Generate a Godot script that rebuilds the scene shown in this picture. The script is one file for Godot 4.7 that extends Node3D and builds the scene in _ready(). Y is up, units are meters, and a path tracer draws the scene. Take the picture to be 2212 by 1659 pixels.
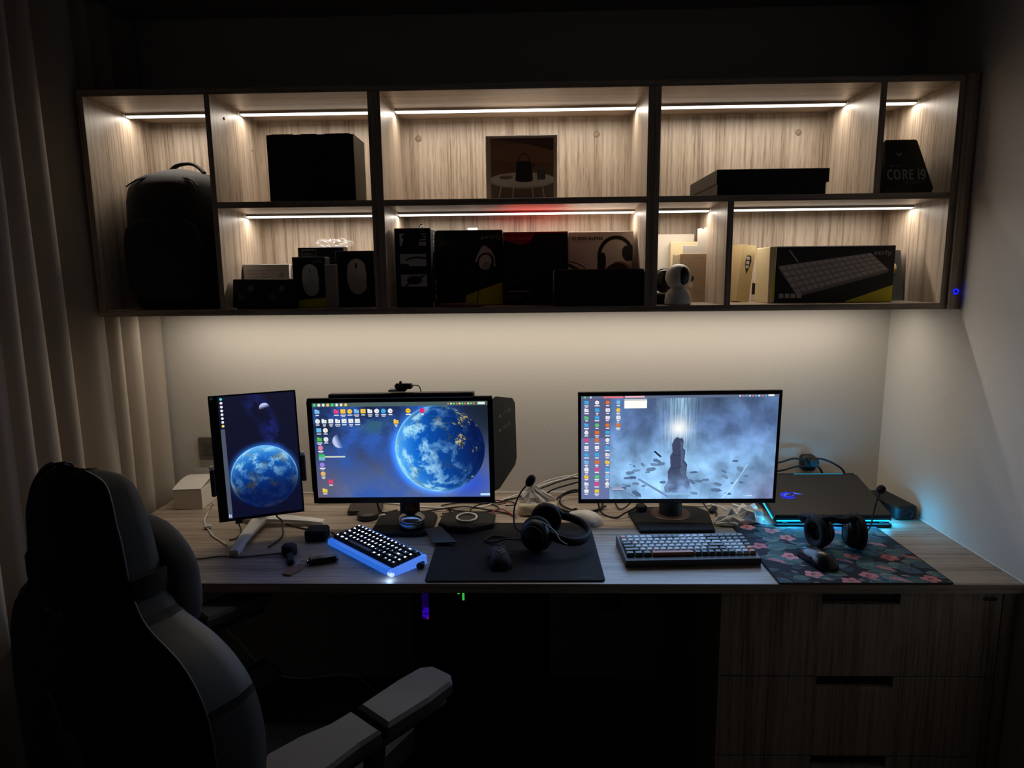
extends Node3D

# ---------------------------------------------------------------- helpers
var M := {}
var taken := {}

class Cv:
	# a small canvas for flat print and screen pictures; coordinates run 0..1 over the picture
	var im: Image
	var w: int
	var h: int
	func _init(W: int, H: int, c: Color) -> void:
		w = W
		h = H
		im = Image.create(W, H, false, Image.FORMAT_RGB8)
		im.fill(c)
	func rect(x: float, y: float, a: float, b: float, c: Color) -> void:
		im.fill_rect(Rect2i(int(round(x * w)), int(round(y * h)), maxi(1, int(round(a * w))), maxi(1, int(round(b * h)))), c)
	func poly(p: Array, c: Color) -> void:
		var lo := 1e9
		var hi := -1e9
		for q in p:
			lo = minf(lo, q.y * h)
			hi = maxf(hi, q.y * h)
		for y in range(maxi(0, int(floor(lo))), mini(h, int(ceil(hi)) + 1)):
			var xs := []
			var yy := y + 0.5
			for i in p.size():
				var a: Vector2 = p[i]
				var b: Vector2 = p[(i + 1) % p.size()]
				var ay := a.y * h
				var by := b.y * h
				if (ay <= yy) != (by <= yy):
					xs.append((a.x + (yy - ay) / (by - ay) * (b.x - a.x)) * w)
			xs.sort()
			for k in range(0, xs.size() - 1, 2):
				var x0 := int(round(xs[k]))
				var x1 := int(round(xs[k + 1]))
				if x1 > x0:
					im.fill_rect(Rect2i(x0, y, x1 - x0, 1), c)
	func ell(cx: float, cy: float, rx: float, ry: float, c: Color, rot := 0.0, n := 30) -> void:
		# rx, ry are shares of the height on both axes, so that circles stay round
		var p := []
		var asp := float(h) / w
		for i in n:
			var a := TAU * i / n
			var v := Vector2(cos(a) * rx, sin(a) * ry).rotated(rot)
			p.append(Vector2(cx + v.x * asp, cy + v.y))
		poly(p, c)
	func line(p: Array, wid: float, c: Color) -> void:
		# wid is a share of the height
		var asp := float(h) / w
		for i in p.size() - 1:
			var a: Vector2 = p[i]
			var b: Vector2 = p[i + 1]
			var d := Vector2((b.x - a.x) / asp, b.y - a.y).normalized()
			var n := Vector2(-d.y * asp, d.x) * wid * 0.5
			poly([a + n, b + n, b - n, a - n], c)
			if p.size() > 2:
				ell(b.x, b.y, wid * 0.5, wid * 0.5, c, 0.0, 10)
	func arc(cx: float, cy: float, rx: float, ry: float, a0: float, a1: float, wid: float, c: Color) -> void:
		var asp := float(h) / w
		var p := []
		for i in 25:
			var a := lerpf(a0, a1, i / 24.0)
			p.append(Vector2(cx + cos(a) * rx * asp, cy + sin(a) * ry))
		line(p, wid, c)
	func leaf(cx: float, cy: float, l: float, wd: float, rot: float, c: Color, vein: Color) -> void:
		var asp := float(h) / w
		var p := []
		for i in 24:
			var t := i / 12.0
			var s := t if t <= 1.0 else 2.0 - t
			var side := 1.0 if t <= 1.0 else -1.0
			var v := Vector2((s - 0.5) * l, side * sin(PI * pow(s, 0.8)) * wd * 0.5).rotated(rot)
			p.append(Vector2(cx + v.x * asp, cy + v.y))
		poly(p, c)
		for k in range(-1, 8):
			var a := Vector2(-0.5 * l, 0) if k < 0 else Vector2((-0.38 + k * 0.1) * l, 0)
			var b0 := Vector2(0.5 * l, 0) if k < 0 else a + Vector2(0.09 * l, 0.33 * wd * sin(PI * (0.15 + k * 0.1)))
			for sg in ([1.0] if k < 0 else [1.0, -1.0]):
				var u := a.rotated(rot)
				var v2 := Vector2(b0.x, b0.y * sg).rotated(rot)
				line([Vector2(cx + u.x * asp, cy + u.y), Vector2(cx + v2.x * asp, cy + v2.y)], 0.0035, vein)

func fresh(called: String) -> String:
	if not taken.has(called):
		taken[called] = 0
		return called
	taken[called] += 1
	return "%s_%03d" % [called, taken[called]]

func tag(o: Node3D, label: String, category: String, group := "", kind := "") -> void:
	if label:
		o.set_meta("label", label)
	if category:
		o.set_meta("category", category)
	if group:
		o.set_meta("group", group)
	if kind:
		o.set_meta("kind", kind)

func thing(called: String, label: String, category: String, at := Vector3.ZERO, turn := 0.0, group := "") -> Node3D:
	var o := Node3D.new()
	o.name = fresh(called)
	o.position = at
	o.rotation.y = turn
	tag(o, label, category, group)
	add_child(o)
	return o

func part(called: String, shape: Variant, m: Material, parent: Node3D, label := "") -> MeshInstance3D:
	var o := MeshInstance3D.new()
	o.name = called
	if shape is SurfaceTool:
		shape.generate_normals()
		o.mesh = shape.commit()
	else:
		o.mesh = shape
	o.material_override = m
	if label:
		o.set_meta("label", label)
	parent.add_child(o, true)
	return o

func lone(called: String, label: String, category: String, shape: Variant, m: Material, group := "") -> MeshInstance3D:
	var o := part(fresh(called), shape, m, self)
	tag(o, label, category, group)
	return o

func struct(called: String, shape: Variant, m: Material) -> MeshInstance3D:
	var o := part(called, shape, m, self)
	o.set_meta("kind", "structure")
	return o

func begin() -> SurfaceTool:
	var st := SurfaceTool.new()
	st.begin(Mesh.PRIMITIVE_TRIANGLES)
	return st

func at(p: Vector3, yaw := 0.0, pitch := 0.0, roll := 0.0) -> Transform3D:
	return Transform3D(Basis(Vector3.UP, yaw) * Basis(Vector3.RIGHT, pitch) * Basis(Vector3.BACK, roll), p)

# a convex face whose front looks towards «out»
func face(st: SurfaceTool, p: Array, out: Vector3, smooth := false) -> void:
	st.set_smooth_group(0 if smooth else -1)
	var n := Vector3.ZERO
	for i in range(1, p.size() - 1):
		n += (p[i + 1] - p[0]).cross(p[i] - p[0])
	var flip := n.dot(out) < 0.0
	for i in range(1, p.size() - 1):
		if (p[i + 1] - p[0]).cross(p[i] - p[0]).length_squared() < 1e-16:
			continue
		st.add_vertex(p[0])
		st.add_vertex(p[i + 1] if flip else p[i])
		st.add_vertex(p[i] if flip else p[i + 1])

# a box with chamfered edges
func rbox(st: SurfaceTool, s: Vector3, c: Vector3, b := 0.001, xf := Transform3D.IDENTITY) -> void:
	var h := s * 0.5
	b = minf(b, minf(h.x, minf(h.y, h.z)) * 0.9)
	var q := func(ax: int, sg: Vector3) -> Vector3:
		var v := (h - Vector3(b, b, b)) * sg
		v[ax] = h[ax] * sg[ax]
		return xf * (c + v)
	for a in 3:
		var u := (a + 1) % 3
		var w := (a + 2) % 3
		for sa in [-1.0, 1.0]:
			var p := []
			for k in [[-1, -1], [1, -1], [1, 1], [-1, 1]]:
				var sg := Vector3.ONE
				sg[a] = sa
				sg[u] = k[0]
				sg[w] = k[1]
				p.append(q.call(a, sg))
			var o := Vector3.ZERO
			o[a] = sa
			face(st, p, xf.basis * o)
			for su in [-1.0, 1.0]:
				var s0 := Vector3.ONE
				s0[a] = sa
				s0[u] = su
				s0[w] = -1
				var s1 := s0
				s1[w] = 1
				var o2 := Vector3.ZERO
				o2[a] = sa
				o2[u] = su
				face(st, [q.call(a, s0), q.call(a, s1), q.call(u, s1), q.call(u, s0)], xf.basis * o2)
	for sx in [-1, 1]:
		for sy in [-1, 1]:
			for sz in [-1, 1]:
				var sg := Vector3(sx, sy, sz)
				face(st, [q.call(0, sg), q.call(1, sg), q.call(2, sg)], xf.basis * sg)

func box(st: SurfaceTool, lo: Vector3, hi: Vector3, b := 0.001) -> void:
	rbox(st, hi - lo, (lo + hi) * 0.5, b)

func rrect(w: float, d: float, r: float, n := 4) -> PackedVector2Array:
	var p := PackedVector2Array()
	for k in 4:
		var c := Vector2((w * 0.5 - r) * (1 if k in [0, 3] else -1), (d * 0.5 - r) * (1 if k < 2 else -1))
		for i in n + 1:
			p.append(c + Vector2.from_angle(PI * 0.5 * (k + i / float(n))) * r)
	return p

func oval(a: float, b: float, n := 28) -> PackedVector2Array:
	var p := PackedVector2Array()
	for i in n:
		p.append(Vector2(cos(TAU * i / n) * a, sin(TAU * i / n) * b))
	return p

# a plate over the outline «poly» (x, z), from height y0 to y1, with chamfered rims
func prism(st: SurfaceTool, poly: PackedVector2Array, y0: float, y1: float, b := 0.001, xf := Transform3D.IDENTITY, smooth := false) -> void:
	var n := poly.size()
	var area := 0.0
	for i in n:
		area += poly[i].cross(poly[(i + 1) % n])
	var s := 1.0 if area > 0.0 else -1.0
	var inner := PackedVector2Array()
	for i in n:
		var e0 := (poly[i] - poly[(i + n - 1) % n]).normalized()
		var e1 := (poly[(i + 1) % n] - poly[i]).normalized()
		var nn := (Vector2(e0.y, -e0.x) + Vector2(e1.y, -e1.x)) * s
		var m := nn.normalized()
		var k := maxf(0.35, m.dot(Vector2(e1.y, -e1.x) * s))
		inner.append(poly[i] - m * b / k)
	b = minf(b, absf(y1 - y0) * 0.45)
	var rows := [[inner, y0], [poly, y0 + b], [poly, y1 - b], [inner, y1]]
	for r in 3:
		for i in n:
			var j := (i + 1) % n
			var e := (poly[j] - poly[i]).normalized()
			var out := Vector3(e.y * s, [-0.7, 0.0, 0.7][r], -e.x * s)
			var a: PackedVector2Array = rows[r][0]
			var c: PackedVector2Array = rows[r + 1][0]
			face(st, [xf * Vector3(a[i].x, rows[r][1], a[i].y), xf * Vector3(a[j].x, rows[r][1], a[j].y), xf * Vector3(c[j].x, rows[r + 1][1], c[j].y), xf * Vector3(c[i].x, rows[r + 1][1], c[i].y)], xf.basis * out, smooth and r == 1)
	var tri := Geometry2D.triangulate_polygon(inner)
	for t in range(0, tri.size(), 3):
		for lv in [[y0, -1.0], [y1, 1.0]]:
			var p := []
			for k in 3:
				p.append(xf * Vector3(inner[tri[t + k]].x, lv[0], inner[tri[t + k]].y))
			face(st, p, xf.basis * Vector3(0, lv[1], 0))

# an upright plate: the outline is (x, y), its thickness runs from z0 to z1
func plate(st: SurfaceTool, poly: PackedVector2Array, z0: float, z1: float, b := 0.001, xf := Transform3D.IDENTITY) -> void:
	prism(st, poly, z0, z1, b, xf * Transform3D(Basis(Vector3.RIGHT, Vector3.BACK, Vector3.UP), Vector3.ZERO))

func curved(p: Array, n := 6) -> Array:
	var out := []
	for i in p.size() - 1:
		var a: Vector3 = p[maxi(i - 1, 0)]
		var b: Vector3 = p[i]
		var c: Vector3 = p[i + 1]
		var d: Vector3 = p[mini(i + 2, p.size() - 1)]
		for k in n:
			out.append(b.cubic_interpolate(c, a, d, k / float(n)))
	out.append(p[p.size() - 1])
	return out

# a round bar along a path; «flat» squeezes it across the second axis
func tube(st: SurfaceTool, p: Array, r: float, sides := 8, flat := 1.0, closed := false, up := Vector3.UP) -> void:
	var n := p.size()
	var rings := []
	var side := Vector3.ZERO
	for i in n:
		var t: Vector3
		if closed:
			t = (p[(i + 1) % n] - p[(i + n - 1) % n]).normalized()
		else:
			t = (p[mini(i + 1, n - 1)] - p[maxi(i - 1, 0)]).normalized()
		if side == Vector3.ZERO:
			side = up.cross(t)
			if side.length() < 0.1:
				side = Vector3.RIGHT.cross(t)
		side = (side - t * side.dot(t)).normalized()
		var v := t.cross(side)
		var ring := []
		for k in sides:
			var a := TAU * k / sides
			ring.append(p[i] + side * cos(a) * r * flat + v * sin(a) * r)
		rings.append(ring)
	for i in (n if closed else n - 1):
		var a: Array = rings[i]
		var b: Array = rings[(i + 1) % n]
		for k in sides:
			var j := (k + 1) % sides
			face(st, [a[k], a[j], b[j], b[k]], a[k] + a[j] - p[i] * 2.0, true)
	if not closed:
		face(st, rings[0], p[0] - p[1])
		face(st, rings[n - 1], p[n - 1] - p[n - 2])

func bar(st: SurfaceTool, a: Vector3, b: Vector3, r: float, sides := 10) -> void:
	tube(st, [a, a.lerp(b, 0.5), b], r, sides)

# a turned shape; the profile is a list of (radius, height)
func lathe(st: SurfaceTool, prof: Array, n := 28, xf := Transform3D.IDENTITY, smooth := true) -> void:
	for i in prof.size() - 1:
		var a: Vector2 = prof[i]
		var b: Vector2 = prof[i + 1]
		var e := (b - a).normalized()
		for k in n:
			var t0 := TAU * k / n
			var t1 := TAU * (k + 1) / n
			var mid := (t0 + t1) * 0.5
			var out := Vector3(cos(mid) * e.y, -e.x, sin(mid) * e.y)
			face(st, [xf * Vector3(cos(t0) * a.x, a.y, sin(t0) * a.x), xf * Vector3(cos(t1) * a.x, a.y, sin(t1) * a.x), xf * Vector3(cos(t1) * b.x, b.y, sin(t1) * b.x), xf * Vector3(cos(t0) * b.x, b.y, sin(t0) * b.x)], xf.basis * out, smooth)

# a rounded lump: superellipsoid with optional crumpling
func blob(st: SurfaceTool, r: Vector3, e := 2.0, xf := Transform3D.IDENTITY, crumple := 0.0, freq := 20.0, sd := 1, n := 20, smooth := true) -> void:
	var nz := FastNoiseLite.new()
	nz.seed = sd
	nz.frequency = freq
	nz.fractal_octaves = 2
	var grid := []
	for i in n + 1:
		var row := []
		var la := PI * (i / float(n) - 0.5)
		for k in n * 2:
			var lo := PI * k / n
			var u := Vector3(cos(la) * cos(lo), sin(la), cos(la) * sin(lo))
			var s := pow(pow(absf(u.x), e) + pow(absf(u.y), e) + pow(absf(u.z), e), -1.0 / e)
			var p := u * s * r
			if crumple > 0.0:
				p += u * nz.get_noise_3dv(p) * crumple
			row.append(xf * p)
		grid.append(row)
	for i in n:
		for k in n * 2:
			var j := (k + 1) % (n * 2)
			var p := [grid[i][k], grid[i][j], grid[i + 1][j], grid[i + 1][k]]
			face(st, p, (p[0] + p[1] + p[2] + p[3]) * 0.25 - xf.origin, smooth)

# a skin over rows of points; «inside» is a point per row that the skin looks away from
func loft(st: SurfaceTool, rows: Array, inside: Array, closed := true, caps := true, smooth := true) -> void:
	for i in rows.size() - 1:
		var a: Array = rows[i]
		var b: Array = rows[i + 1]
		for k in (a.size() if closed else a.size() - 1):
			var j := (k + 1) % a.size()
			face(st, [a[k], a[j], b[j], b[k]], (a[k] + a[j] + b[j] + b[k]) * 0.25 - (inside[i] + inside[i + 1]) * 0.5, smooth)
	if caps:
		face(st, rows[0], rows[0][0] * 0.0 + inside[0] - inside[1])
		face(st, rows[-1], inside[-1] - inside[-2])

func mat(c: Color, rough := 0.6, metal := 0.0) -> StandardMaterial3D:
	var m := StandardMaterial3D.new()
	m.albedo_color = c
	m.roughness = rough
	m.metallic = metal
	return m

func lit(c: Color, energy: float) -> StandardMaterial3D:
	var m := mat(Color(0.02, 0.02, 0.02), 0.4)
	m.emission_enabled = true
	m.emission = c
	m.emission_energy_multiplier = energy
	return m

func printed(im: Image, rough := 0.5) -> StandardMaterial3D:
	var m := mat(Color.WHITE, rough)
	m.albedo_texture = ImageTexture.create_from_image(im)
	m.texture_repeat = false
	return m

func noisy(sd: int, freq: float, w: int, h: int, oct := 3) -> Image:
	var n := FastNoiseLite.new()
	n.seed = sd
	n.frequency = freq
	n.fractal_octaves = oct
	var im := n.get_seamless_image(w, h)
	im.convert(Image.FORMAT_L8)
	return im

# wood print with its grain along the picture's height
func wood_picture(sd: int, dark: Color, mid: Color, light: Color) -> ImageTexture:
	var s := 512
	var broad := noisy(sd, 0.02, s, 12)
	broad.resize(s, s, Image.INTERPOLATE_CUBIC)
	var streak := noisy(sd + 1, 0.11, s, 20, 4)
	streak.resize(s, s, Image.INTERPOLATE_CUBIC)
	var fine := noisy(sd + 2, 0.4, s, 60)
	fine.resize(s, s, Image.INTERPOLATE_CUBIC)
	var a := broad.get_data()
	var b := streak.get_data()
	var f := fine.get_data()
	var out := PackedByteArray()
	out.resize(s * s * 3)
	for i in s * s:
		var v: float = (a[i] * 0.26 + b[i] * 0.46 + f[i] * 0.28) / 255.0
		var pore: float = clampf((b[i] / 255.0 - 0.66) * 5.0, 0.0, 1.0) * clampf((f[i] / 255.0 - 0.3) * 3.0, 0.0, 1.0)
		v = clampf((v - 0.5) * 2.0 + 0.56 - pore * 0.38, 0.0, 1.0)
		var c := dark.lerp(mid, v * 2.0) if v < 0.5 else mid.lerp(light, v * 2.0 - 1.0)
		out[i * 3] = int(c.r * 255.0)
		out[i * 3 + 1] = int(c.g * 255.0)
		out[i * 3 + 2] = int(c.b * 255.0)
	return ImageTexture.create_from_image(Image.create_from_data(s, s, false, Image.FORMAT_RGB8, out))

func wooden(t: ImageTexture, along_x: bool) -> StandardMaterial3D:
	var m := mat(Color.WHITE, 0.42)
	m.albedo_texture = t
	m.uv1_triplanar = true
	m.uv1_world_triplanar = true
	m.uv1_scale = Vector3(1.6, 0.7, 1.6)
	m.uv1_triplanar_sharpness = 8.0
	return m

func relief(m: StandardMaterial3D, sd: int, freq: float, size: float, depth: float) -> StandardMaterial3D:
	var nt := noisy(sd, freq, 256, 256)
	m.heightmap_enabled = true
	m.heightmap_texture = ImageTexture.create_from_image(nt)
	m.heightmap_scale = depth
	m.uv1_triplanar = true
	m.uv1_scale = Vector3.ONE / size
	return m

# lettering in raised print; «tall» is the height of its capitals in metres, facing +z of «xf»
func words(txt: String, tall: float, m: Material, parent: Node3D, xf: Transform3D, called := "lettering", wide := 1.0, font := "Droid Sans", thick := 0.0006) -> MeshInstance3D:
	var t := TextMesh.new()
	var f := SystemFont.new()
	f.font_names = PackedStringArray([font])
	f.font_weight = 700
	t.font = f
	t.font_size = 32
	t.pixel_size = tall / (32.0 * 0.714)
	t.depth = thick
	t.text = txt
	t.curve_step = 2.0
	var o := part(called, t, m, parent)
	o.transform = xf * Transform3D(Basis.from_scale(Vector3(wide, 1, 1)), Vector3(0, 0, thick * 0.5))
	return o

# a flat print on the front of a carton
func print_on(parent: Node3D, m: Material, w: float, h: float, xf: Transform3D, called := "printed_front") -> MeshInstance3D:
	var q := QuadMesh.new()
	q.size = Vector2(w, h)
	var o := part(called, q, m, parent)
	o.transform = xf
	return o

func cable(label: String, p: Array, r: float, m: Material, n := 6, called := "cable", group := "") -> MeshInstance3D:
	var st := begin()
	tube(st, curved(p, n), r, 7)
	return lone(called, label, "cable", st, m, group)

func V(x: float, y: float, z: float) -> Vector3:
	return Vector3(x, y, z)

func col(r: int, g: int, b: int) -> Color:
	return Color(r / 255.0, g / 255.0, b / 255.0)

# ---------------------------------------------------------------- the place
func _ready() -> void:
	var cam := Camera3D.new()
	cam.name = "camera"
	cam.fov = 60.5
	cam.near = 0.05
	cam.far = 30.0
	cam.transform = Transform3D(Basis(Vector3.UP, 0.0264) * Basis(Vector3.RIGHT, -0.1605) * Basis(Vector3.BACK, -0.0107), Vector3(0, 1.537, 2.3408))
	add_child(cam)
	cam.current = true
	var env := Environment.new()
	env.background_mode = Environment.BG_COLOR
	env.background_color = Color.BLACK
	env.tonemap_mode = Environment.TONE_MAPPER_LINEAR
	env.tonemap_exposure = 1.0
	env.sdfgi_enabled = true
	env.ssao_enabled = true
	env.ssil_enabled = true
	var we := WorldEnvironment.new()
	we.name = "environment"
	we.environment = env
	add_child(we)
	make_materials()
	make_lights()
	make_room()
	make_shelves()
	make_desk()
	make_curtain()
	make_chair()
	make_monitors()
	make_tower()
	make_shelf_goods()
	make_desk_goods()
	make_cables()

const LED_E := 0.28
const UNDER_E := 0.205

func led_strip(label: String, x0: float, x1: float, y: float, z: float, energy: float) -> void:
	var t := thing("led_strip", label, "LED strip", V((x0 + x1) * 0.5, y, z), 0.0, "LED strips under the shelf boards")
	var w := x1 - x0
	var st := begin()
	for s in [-1, 1]:
		box(st, V(-w * 0.5, -0.007, s * 0.0105 - 0.001), V(w * 0.5, 0.0, s * 0.0105 + 0.001), 0.0003)
	box(st, V(-w * 0.5, -0.0015, -0.0095), V(w * 0.5, 0.0, 0.0095), 0.0003)
	part("aluminium_channel", st, M.alu, t)
	st = begin()
	box(st, V(-w * 0.5 + 0.002, -0.0115, -0.0092), V(w * 0.5 - 0.002, -0.002, 0.0092), 0.003)
	part("diffuser", st, M.led, t, "glowing white diffuser")
	var l := AreaLight3D.new()
	l.name = "light"
	l.area_size = Vector2(w - 0.006, 0.016)
	l.light_color = Color(1.0, 0.95, 0.89)
	l.light_energy = energy * w
	l.light_size = 0.01
	l.shadow_enabled = true
	l.area_range = 6.0
	l.transform = Transform3D(Basis(Vector3.RIGHT, -PI * 0.5), V(0, -0.0125, 0))
	t.add_child(l)

func make_lights() -> void:
	led_strip("glowing white LED strip above the black backpack", -1.285, -0.935, 2.066, 0.15, LED_E)
	led_strip("glowing white LED strip above the plain black carton in the upper row", -0.915, -0.4605, 2.066, 0.15, LED_E)
	led_strip("long glowing LED strip above the carton with the kettle picture", -0.4205, 0.342, 2.066, 0.15, LED_E)
	led_strip("glowing LED strip above the flat black lidded box", 0.382, 0.991, 2.066, 0.15, LED_E)
	led_strip("shortest glowing LED strip, above the black tapered processor box", 1.0125, 1.2075, 2.066, 0.15, LED_E)
	led_strip("glowing LED strip above the boxes with mouse pictures", -0.915, -0.4605, 1.7476, 0.16, LED_E)
	led_strip("long glowing LED strip in the lower row, above the headphone boxes", -0.4205, 0.342, 1.7476, 0.16, LED_E)
	led_strip("short glowing LED strip above the round white camera", 0.382, 0.5775, 1.7476, 0.165, LED_E)
	led_strip("glowing LED strip above the carton with the keyboard picture", 0.599, 1.2075, 1.7476, 0.18, LED_E)
	led_strip("longest LED strip, fixed under the bottom of the wall shelf to light the wall", -1.22, 1.15, 1.4423, 0.155, UNDER_E)

func make_materials() -> void:
	var t := wood_picture(11, col(112, 96, 82), col(164, 148, 130), col(188, 174, 158))
	M.wood = wooden(t, false)
	var t2 := t.get_image().duplicate()
	t2.rotate_90(CLOCKWISE)
	M.wood_flat = mat(Color.WHITE, 0.42)
	M.wood_flat.albedo_texture = ImageTexture.create_from_image(t2)
	M.wood_flat.uv1_triplanar = true
	M.wood_flat.uv1_world_triplanar = true
	M.wood_flat.uv1_scale = V(0.7, 1.6, 1.6)
	M.wood_flat.uv1_triplanar_sharpness = 8.0
	M.wall = relief(mat(col(208, 202, 191), 0.85), 5, 0.09, 0.25, 0.03)
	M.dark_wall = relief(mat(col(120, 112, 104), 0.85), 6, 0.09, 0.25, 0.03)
	M.ceiling = mat(col(150, 146, 140), 0.9)
	M.floor = relief(mat(col(58, 48, 40), 0.5), 7, 0.03, 0.6, 0.02)
	M.curtain = relief(mat(col(172, 160, 145), 0.9), 8, 0.2, 0.06, 0.04)
	M.alu = mat(col(180, 180, 182), 0.35, 0.9)
	M.led = lit(Color(1.0, 0.97, 0.92), 3.0)
	M.black = mat(col(16, 16, 17), 0.5)
	M.black_card = mat(col(14, 14, 15), 0.45)
	M.black_gloss = mat(col(8, 8, 9), 0.08)
	M.black_soft = relief(mat(col(14, 14, 15), 0.85), 9, 0.25, 0.03, 0.02)
	M.black_fabric = relief(mat(col(13, 13, 14), 0.9), 12, 0.3, 0.02, 0.03)
	M.dark_grey = mat(col(44, 44, 46), 0.5)
	M.grey = mat(col(110, 110, 112), 0.5)
	M.light_grey = mat(col(176, 176, 178), 0.45)
	M.white = mat(col(228, 226, 220), 0.4)
	M.white_card = mat(col(222, 216, 204), 0.6)
	M.cream = mat(col(214, 200, 160), 0.6)
	M.brown_card = relief(mat(col(150, 124, 96), 0.75), 14, 0.2, 0.05, 0.01)  # brown card; on the camera box its brown stands for shade
	M.leather = relief(mat(col(46, 48, 49), 0.55), 15, 0.25, 0.02, 0.02)
	M.steel = mat(col(190, 190, 192), 0.18, 1.0)
	M.tissue = mat(col(226, 222, 212), 0.9)
	M.tissue.backlight_enabled = true
	M.tissue.backlight = Color(0.3, 0.3, 0.28)
	M.red = mat(col(222, 12, 22), 0.3, 0.45)
	M.darkred = mat(col(96, 26, 26), 0.5)
	M.yellow = mat(col(206, 204, 20), 0.5)
	M.tan = mat(col(150, 104, 70), 0.6)
	M.rubber = mat(col(13, 13, 14), 0.65)
	M.bag = mat(col(226, 222, 212), 0.5)
	M.pack = relief(mat(col(24, 24, 26), 0.7), 18, 0.3, 0.02, 0.03)
	M.cyan = lit(Color(0.1, 0.75, 1.0), 1.6)
	M.capwood = mat(col(140, 122, 104), 0.5)
	M.grey_dark = relief(mat(col(21, 22, 23), 0.7), 16, 0.25, 0.02, 0.02)
	M.pad = relief(mat(col(56, 56, 54), 0.6), 17, 0.25, 0.02, 0.015)
	M.black_matt = mat(col(17, 17, 18), 0.7)
	M.black_gloss_soft = mat(col(15, 15, 16), 0.25)
	M.keycap = mat(col(186, 190, 192), 0.5)
	M.brown_lead = mat(col(52, 44, 38), 0.6)
	M.red_lead = mat(col(150, 46, 36), 0.5)
	M.print_grey = mat(col(150, 150, 152), 0.5)
	M.print_white = mat(col(225, 225, 225), 0.5)

func make_room() -> void:
	var st := begin()
	box(st, V(-1.6, -0.12, -0.15), V(1.42, 0.0, 4.7), 0.001)
	struct("floor", st, M.floor)
	st = begin()
	box(st, V(-1.6, 2.40, -0.15), V(1.42, 2.52, 4.7), 0.001)
	struct("ceiling", st, M.ceiling)
	st = begin()
	box(st, V(-1.6, 0.0, -0.15), V(1.42, 2.4, 0.0), 0.001)
	struct("wall_back", st, M.wall)
	st = begin()
	box(st, V(1.262, 0.0, 0.0), V(1.42, 2.4, 4.55), 0.001)
	struct("wall_right", st, M.wall)
	st = begin()
	box(st, V(-1.6, 0.0, 0.0), V(-1.46, 2.4, 4.55), 0.001)
	struct("wall_left", st, M.dark_wall)
	st = begin()
	box(st, V(-1.6, 0.0, 4.55), V(1.42, 2.4, 4.7), 0.001)
	struct("wall_front", st, M.dark_wall)
	st = begin()
	box(st, V(-1.36, 0.7505, 0.0005), V(1.2615, 0.7545, 0.004), 0.0008)
	struct("trim_1", st, M.white)
	st = begin()
	box(st, V(1.2582, 0.7505, 0.004), V(1.2618, 0.7545, 0.734), 0.0008)
	struct("trim_2", st, M.white)

func make_curtain() -> void:
	# one drape in soft waves along the left wall; the crests follow the photograph's folds
	var crest := [0.02, 0.155, 0.255, 0.335, 0.50, 0.585, 0.665, 0.745, 0.84, 0.95]
	var t := thing("curtain", "floor-length pale drape hanging in deep vertical folds along the left wall", "curtain", V(-1.375, 0.0, 0.0))
	var rows := []
	var ins := []
	var hs := [0.012, 0.2, 0.5, 0.8, 1.1, 1.4, 1.7, 2.0, 2.25, 2.385]
	for yi in hs.size():
		var y: float = hs[yi]
		var row := []
		for i in crest.size() - 1:
			var z0: float = crest[i]
			var z1: float = crest[i + 1]
			var deep := clampf((z1 - z0) * 0.95, 0.055, 0.095)
			for k in 14:
				var u := k / 14.0
				# the far flank of every fold is steeper, as heavy cloth hangs
				var z := lerpf(z0, z1, pow(u, 0.74)) - sin(y * 1.3 + i * 1.7) * 0.005
				var x := 0.062 - deep * (0.5 - 0.5 * cos(u * TAU)) - 0.005 * sin(y * 2.1 + i)
				row.append(V(x, y, maxf(z, 0.004)))
		rows.append(row)
		ins.append(V(-3.0, y, 0.5))
	var st := begin()
	loft(st, rows, ins, false, false)
	var back := []
	for r in rows:
		var b := []
		for p in r:
			b.append(p + V(-0.0025, 0, 0))
		back.append(b)
	var ins2 := []
	for p in ins:
		ins2.append(p + V(6, 0, 0))
	loft(st, back, ins2, false, false)
	part("cloth", st, M.curtain, t)
	st = begin()
	box(st, V(0.02, 2.385, 0.004), V(0.06, 2.399, 0.96), 0.002)
	part("rail", st, M.alu, t)

# ---------------------------------------------------------------- wall shelf
const YT := 2.066
const YM1 := 1.7655
const YM0 := 1.7476
const YB := 1.4497

func board(t: Node3D, called: String, lo: Vector3, hi: Vector3, m: Material) -> void:
	var st := begin()
	box(st, lo, hi, 0.0006)
	part(called, st, m, t)

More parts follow.
